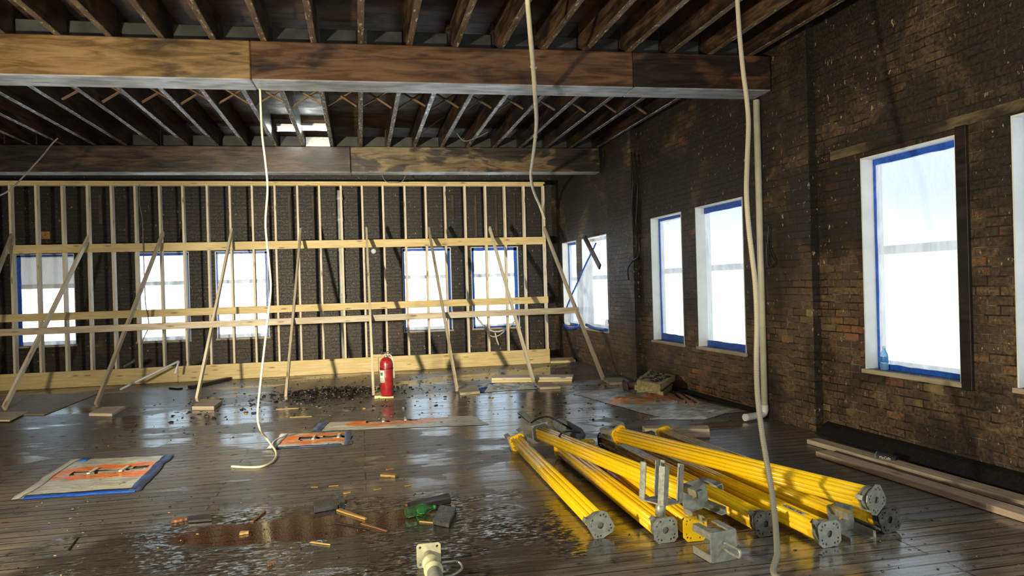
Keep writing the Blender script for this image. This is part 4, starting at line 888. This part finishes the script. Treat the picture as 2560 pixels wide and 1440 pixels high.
# insulation slabs
for i, (pix, z0) in enumerate(((([(1592, 972), (1658, 978), (1690, 952), (1612, 948)]), .002), (([(1586, 962), (1650, 966), (1684, 938), (1600, 940)]), .085), (([(1592, 950), (1650, 962), (1688, 938), (1622, 926)]), .168))):
    quad_board('insulation_slab', pix, .075, M['insulation'], ['lowest', 'middle', 'topmost debris strewn'][i]+' slab of the yellowish insulation stack by the window wall', 'insulation', 'insulation slabs', z0=z0)
c = pz(1578, 965, .09); bm = bmesh.new(); lathe(bm, [(.10, -.10), (.10, -.085), (.06, -.08), (.06, .08), (.10, .085), (.10, .10)], 20, Matrix.Translation((c.x, c.y, .102)) @ Matrix.Rotation(R(80), 4, 'Y'))
obj('cable_spool', bm, M['strip'], label='small brown spool beside the insulation stack', cat='spool')
bm = bmesh.new(); rr = random.Random(8)
for k in range(70):
    u, v = rr.random(), rr.random(); P4 = [pz(x, y, .245) for x, y in ((1602, 951), (1650, 959), (1680, 939), (1624, 929))]
    p = (P4[0]*(1-u)+P4[1]*u)*(1-v)+(P4[3]*(1-u)+P4[2]*u)*v; s = rr.uniform(.008, .028)
    box(bm, (-s, -s*.6, 0), (s, s*.6, s*.6), M=Matrix.Translation((p.x, p.y, .2445)) @ Matrix.Rotation(rr.uniform(0, 6), 4, 'Z'))
obj('charred_crumbs', bm, M['char'], label='black crumbs strewn on the top insulation slab', cat='crumbs', kind='stuff')

# torn plastic hanging over the far pair of windows, and a charred board across its top
def P5(x, y, off): s, z = pw(x, y, off); return MW @ Vector((s, off, z))
OUT = [(1476, 645), (1512, 590), (1516, 700), (1521, 820), (1480, 812), (1440, 800), (1412, 795), (1418, 770), (1432, 735), (1448, 690)]
bm = bmesh.new(); NU, NV = 20, 22; g = {}
for i in range(NU+1):
    for j in range(NV+1):
        u, v = i/NU, j/NV                                     # v from top to bottom, u from the torn edge to the right edge
        y = 588+(822-588)*v
        xl_ = [1496, 1484, 1468, 1450, 1434, 1420, 1410][min(6, int(v*6))] if v < 1 else 1410
        f = v*6-int(v*6); tab = [1500, 1484, 1466, 1450, 1433, 1418, 1410, 1410]; xl_ = tab[int(v*6)]*(1-f)+tab[int(v*6)+1]*f
        xr_ = 1512+(1521-1512)*v; yy_ = y-(1-u)*18*v
        off = .05+.05*math.sin(u*5+v*3)*v+.03*mnoise.noise((u*6, v*5, 3))
        g[i, j] = bm.verts.new(P5(xl_+(xr_-xl_)*u, yy_, max(.02, off)))
for i in range(NU):
    for j in range(NV): bm.faces.new((g[i, j], g[i+1, j], g[i+1, j+1], g[i, j+1]))
e = empty('torn_plastic', P5(1470, 815, .05), 'torn plastic sheet with a blue taped diagonal edge, hanging loose at a window', 'plastic sheet')
ed = [g[0, j].co.copy() for j in range(2, NV-2)]
obj('sheet', bm, sheet_material('sheet_torn', WINDOW_GLOW*.8, (.86, .93, 1.0), see=.25), e, smooth=True)
bm = bmesh.new(); tube(bm, [p+WN*.012 for p in ed], .016, 6, 0); obj('edge_tape', bm, M['tape'], e)
for q in ([(1408, 812), (1425, 822), (1455, 815)], [(1466, 812), (1490, 822), (1517, 825)], [(1518, 800), (1515, 822)]):
    bm = bmesh.new(); tube(bm, [P5(x, y, .05) for x, y in q], .030, 6, 4); obj('tape', bm, M['tape'], e)
a, b = P5(1462, 594, .11), P5(1500, 668, .17)
lumber('charred_board', a, b, .10, .03, M['joist_old'], side=WT, label='charred board hanging aslant across the torn plastic window', cat='board')

# loose plastic sagging below the taped far window in the corner
e = empty('torn_plastic', py(1240, 800, BY-.06), 'strip of white plastic sagging loosely below the corner window of the far wall', 'plastic sheet')
for L_, r_ in (([(1186, 782), (1203, 808), (1232, 828), (1262, 824), (1284, 806), (1292, 796)], .022), ([(1200, 800), (1225, 838), (1248, 838), (1278, 812)], .014), ([(1238, 832), (1243, 852), (1247, 862)], .020)):
    bm = bmesh.new(); tube(bm, [py(x, y, BY-.07) for x, y in L_], r_, 6, 6); obj('sagging_strip', bm, M['pvc_white'], e)

# ------------------------------------------------------------------ lumber by the window wall, cup, bottle
def long_board(px0, px1, w, thk, m, label, z0=.003):
    a, b = pz(*px0), pz(*px1); d = (b-a).normalized(); b2 = a+d*4.2
    lumber('long_board', a+Vector((0, 0, z0+thk/2)), b2+Vector((0, 0, z0+thk/2)), w, thk, m, side=Vector((-d.y, d.x, 0)), label=label, cat='board', group='long boards by the window wall')
long_board((2055, 1140), (2560, 1298), .135, .045, M['lumber_tan'], 'long tan board by the window wall, nearer of the pair')
long_board((2032, 1108), (2560, 1262), .14, .042, M['pine_grey'], 'long tan board by the window wall, next to the tarred base')
a, b = pz(2193, 1142, .045), pz(2243, 1150, .045); MM = axis_matrix(a, b); e = empty('paper_cup', a, 'black paper cup lying at the foot of the window wall', 'cup')
Lc = (b-a).length
bm = bmesh.new(); lathe(bm, [(.045, 0), (.046, .004), (.046, .016), (.044, .018), (.034, Lc)], 22, RY); obj('cup_body', bm, M['ink_black'], e, MM)
bm = bmesh.new(); lathe(bm, [(.02, -.004), (.0465, -.004), (.0475, .0), (.0475, .007), (.044, .007)], 22, RY); obj('lid', bm, M['plastic_grey'], e, MM)
zc = MM.to_3x3().inverted() @ (EYEP-a).normalized(); ang = math.atan2(zc.z, zc.y)
text('McCafe', .030, M['paper'], e, MM @ Matrix.Rotation(ang-math.pi/2, 4, 'X') @ Matrix.Translation((Lc*.5, 0, .042)) )
s_, z_ = RW[1][1]-.15, RW[1][2]; wb = MW @ Vector((s_, -.075, z_)); e = empty('water_bottle', wb, 'small blue water bottle standing on the tall window sill', 'bottle'); MM = Matrix.Translation(wb)
bm = bmesh.new(); lathe(bm, [(.030, 0), (.034, .006), (.034, .05), (.031, .06), (.034, .07), (.034, .13), (.030, .15), (.013, .185), (.013, .20)], 20); obj('bottle_body', bm, M['pet'], e, MM)
bm = bmesh.new(); lathe(bm, [(.0345, .072), (.0352, .074), (.0352, .118), (.0345, .12)], 20); obj('label', bm, M['blue_label'], e, MM)
bm = bmesh.new(); lathe(bm, [(.015, .198), (.015, .215), (.012, .218)], 14); obj('cap', bm, M['white'], e, MM)
# green bottle on the wet floor
a, b = pz(1016, 1282, .036), pz(1085, 1268, .036); MM = axis_matrix(a, b); e = empty('green_bottle', a, 'empty green plastic bottle lying in the puddle', 'bottle'); Lb = (b-a).length
bm = bmesh.new(); k_ = Lb/.24
lathe(bm, [(.012, .004), (.030, 0), (.036, .010), (.036, .03), (.033, .036), (.036, .042), (.036, .06), (.033, .066), (.036, .072), (.036, .150*k_), (.030, .180*k_), (.016, .212*k_), (.013, .222*k_), (.013, .235*k_)], 22, RY); obj('bottle_body', bm, M['green'], e, MM)
bm = bmesh.new(); lathe(bm, [(.0365, .085), (.0372, .087), (.0372, .135), (.0365, .137)], 22, RY); obj('label', bm, M['green'], e, MM)
bm = bmesh.new(); lathe(bm, [(.015, .232*k_), (.015, .252*k_), (.012, .255*k_)], 14, RY); obj('cap', bm, plain('green_cap', (.02, .25, .04), .4), e, MM)

# ------------------------------------------------------------------ debris pieces that can be told apart
def stick(px0, px1, w, thk, m, label, name='wood_splinter', cat='splinter', z0=.002, taper=.45, group='splinters on the wet floor'):
    a, b = pz(*px0), pz(*px1); L = (b-a).length; bm = bmesh.new(); n = 6; rings = []; w *= .8; thk *= .7
    for i in range(n+1):
        t_ = i/n; ww = w*(1-(1-taper)*t_)*(1+.15*mnoise.noise((t_*5, a.x*9, 1))); o_ = .10*w*mnoise.noise((t_*4, a.y*7, 3))
        rings.append([bm.verts.new((L*t_, o_+q*ww/2, r*thk*(.8+.2*mnoise.noise((t_*6, a.x, r))))) for q, r in ((-1, 0), (1, 0), (1, 1), (-1, 1))])
    for p, q in zip(rings, rings[1:]):
        for i in range(4): bm.faces.new((p[i], p[(i+1) % 4], q[(i+1) % 4], q[i]))
    bm.faces.new(rings[0][::-1]); bm.faces.new(rings[-1])
    o = obj(name, bm, m, M=Matrix.Translation((0, 0, z0)) @ axis_matrix(a, b, Vector((-(b-a).y, (b-a).x, 0))), label=label, cat=cat, group=group)
    return o
D = M
stick((846, 1277), (915, 1300), .045, .022, D['gold_stick'], 'chunky golden splinter lying across the puddle')
stick((905, 1310), (968, 1330), .03, .012, D['brown_stick'], 'thin brown splinter at the puddle edge below the golden one')
stick((838, 1308), (925, 1325), .025, .012, D['black_wood'], 'long dark splinter at the puddle edge below the golden one')
stick((778, 1357), (826, 1364), .02, .012, D['gold_stick'], 'short bright yellow splinter in the grit before the puddle')
stick((630, 1306), (664, 1280), .028, .015, D['brown_stick'], 'slanting brown splinter at the left end of the puddle')
stick((845, 1270), (866, 1253), .03, .02, D['brown_stick'], 'small red brown splinter beside the slate piece')
stick((858, 1235), (876, 1233), .05, .02, D['gold_stick'], 'small orange brown chip behind the slate piece')
stick((778, 1219), (795, 1219), .018, .01, D['gold_stick'], 'tiny yellow splinter on the dry boards, first of a pair')
stick((822, 1217), (846, 1215), .018, .01, D['gold_stick'], 'tiny yellow splinter on the dry boards, second of a pair')
stick((934, 1226), (953, 1223), .03, .012, D['gold_stick'], 'small tan chip beyond the puddle')
stick((1012, 1216), (1028, 1214), .03, .012, D['gold_stick'], 'small tan chip beside the wet streak beyond the puddle')
stick((600, 1336), (622, 1334), .055, .025, D['gold_stick'], 'small yellow block lying in the black water')
stick((955, 1190), (992, 1193), .07, .035, D['gold_stick'], 'yellow wood chunk on the boards in the middle of the floor', taper=.9)
stick((965, 1186), (985, 1184), .05, .025, D['brown_stick'], 'dark chunk resting on the yellow wood chunk', z0=.038)
stick((1018, 1263), (1034, 1265), .06, .02, D['brown_stick'], 'tan chip behind the green bottle')
stick((1050, 1305), (1096, 1310), .025, .012, D['gold_stick'], 'yellow splinter in front of the green bottle')
stick((430, 1305), (468, 1300), .10, .03, D['brown_stick'], 'yellow brown block in the wet grit at the far end of the puddle')
stick((668, 1414), (684, 1412), .05, .02, D['brown_stick'], 'small tan chip near the bottom of the view')
stick((690, 1024), (752, 1021), .03, .012, D['gold_stick'], 'long orange splinter in front of the white soil pipe brace')
stick((725, 1044), (780, 1042), .03, .012, D['gold_stick'], 'yellow splinter on the boards behind the middle sprayed sheet')
stick((170, 1378), (195, 1345), .012, .01, D['char'], 'thin black splinter on the dry boards by the view edge')
def shard(pix, thk, m, label, name='slate_shard', cat='shard', z0=.003, tilt=0.0):
    return quad_board(name, pix, thk, m, label, cat, 'flat shards on the wet floor', z0=z0)
shard([(786, 1272), (845, 1262), (832, 1243), (782, 1252)], .03, M['slate'], 'thick grey slate shard at the edge of the puddle')
shard([(1082, 1300), (1122, 1308), (1140, 1268), (1100, 1262)], .03, M['slate'], 'dark shiny shard beside the green bottle')
shard([(1030, 1268), (1128, 1246), (1122, 1232), (1018, 1256)], .03, M['black_wood'], 'charred grooved board piece behind the green bottle', 'charred_board', 'board')
shard([(848, 1258), (862, 1254), (858, 1238), (846, 1240)], .05, M['slate'], 'small upright grey chip behind the slate shard')
shard([(470, 1300), (530, 1296), (525, 1286), (470, 1290)], .02, M['black_wood'], 'flat dark brown piece in the wet grit', 'charred_board', 'board')
shard([(1293, 1030), (1342, 1070), (1358, 1064), (1306, 1026)], .006, M['steel'], 'flat grey metal strip on the floor beyond the props', 'metal_strip', 'strip')

def flake(bm, M_, sx, sy, sz, mi=0):
    pts = [(1, .2), (.55, .9), (-.4, 1), (-1, .3), (-.7, -.8), (.5, -1)]
    k = [rr.uniform(.6, 1.1) for _ in pts]
    lo = [bm.verts.new(M_ @ Vector((a*sx*q, b*sy*q, 0))) for (a, b), q in zip(pts, k)]
    hi = [bm.verts.new(M_ @ Vector((a*sx*q*.75, b*sy*q*.75, sz*rr.uniform(.6, 1.2)))) for (a, b), q in zip(pts, k)]
    n_ = len(pts); bm.faces.new(lo[::-1]).material_index = mi; bm.faces.new(hi).material_index = mi
    for i in range(n_): bm.faces.new((lo[i], lo[(i+1) % n_], hi[(i+1) % n_], hi[i])).material_index = mi
# black rubble heap before the stud frame and loose chips all over
rr = random.Random(21); bm = bmesh.new()
for k in range(900):
    u = rr.gauss(0, .45); v = rr.gauss(0, .45)
    c = pz(835, 985); p = Vector((c.x+u*.95, c.y+v*.75, 0)); s = rr.uniform(.008, .05)*rr.random()**.5+.004; h = max(0, .075*(1-(u*u+v*v)*1.2))*rr.random()
    flake(bm, Matrix.Translation((p.x, p.y, .001+h)) @ Matrix.Rotation(rr.uniform(0, 6.3), 4, 'Z') @ Matrix.Rotation(rr.uniform(-.5, .5), 4, 'X'), s, s*rr.uniform(.2, .8), s*rr.uniform(.15, .6))
obj('charred_rubble', bm, M['char'], label='low heap of black charred rubble left of the fire extinguisher', cat='rubble', kind='stuff')
bm = bmesh.new()
def chips(n, x0, x1, y0, y1, s0, s1, pale=.06):
    for k in range(n):
        p = (rr.uniform(x0, x1), rr.uniform(y0, y1)); s = rr.uniform(s0, s1)*rr.random()**.6+.002
        flake(bm, Matrix.Translation((p[0], p[1], .001)) @ Matrix.Rotation(rr.gauss(0, .8), 4, 'Z'), s, s*rr.uniform(.15, .6), s*rr.uniform(.1, .5), 1 if rr.random() < pale else 0)
chips(900, -3.0, 4.0, 8.2, 13.8, .006, .030, .05); chips(330, -2.6, 1.0, 4.2, 6.2, .003, .012, .12); chips(220, 1.6, 4.0, 2.9, 4.4, .003, .014, .12)
chips(260, -2.5, 1.5, 9.6, 12.0, .01, .05, .03); chips(60, -3.0, -1, 3.6, 6.5, .004, .014, .9); chips(150, 2.5, 4.2, 7.0, 9.5, .006, .03, .1)
obj('charred_chips', bm, [M['char'], M['gold_stick']], label='countless small black chips scattered over the wet floor', cat='debris', kind='stuff')
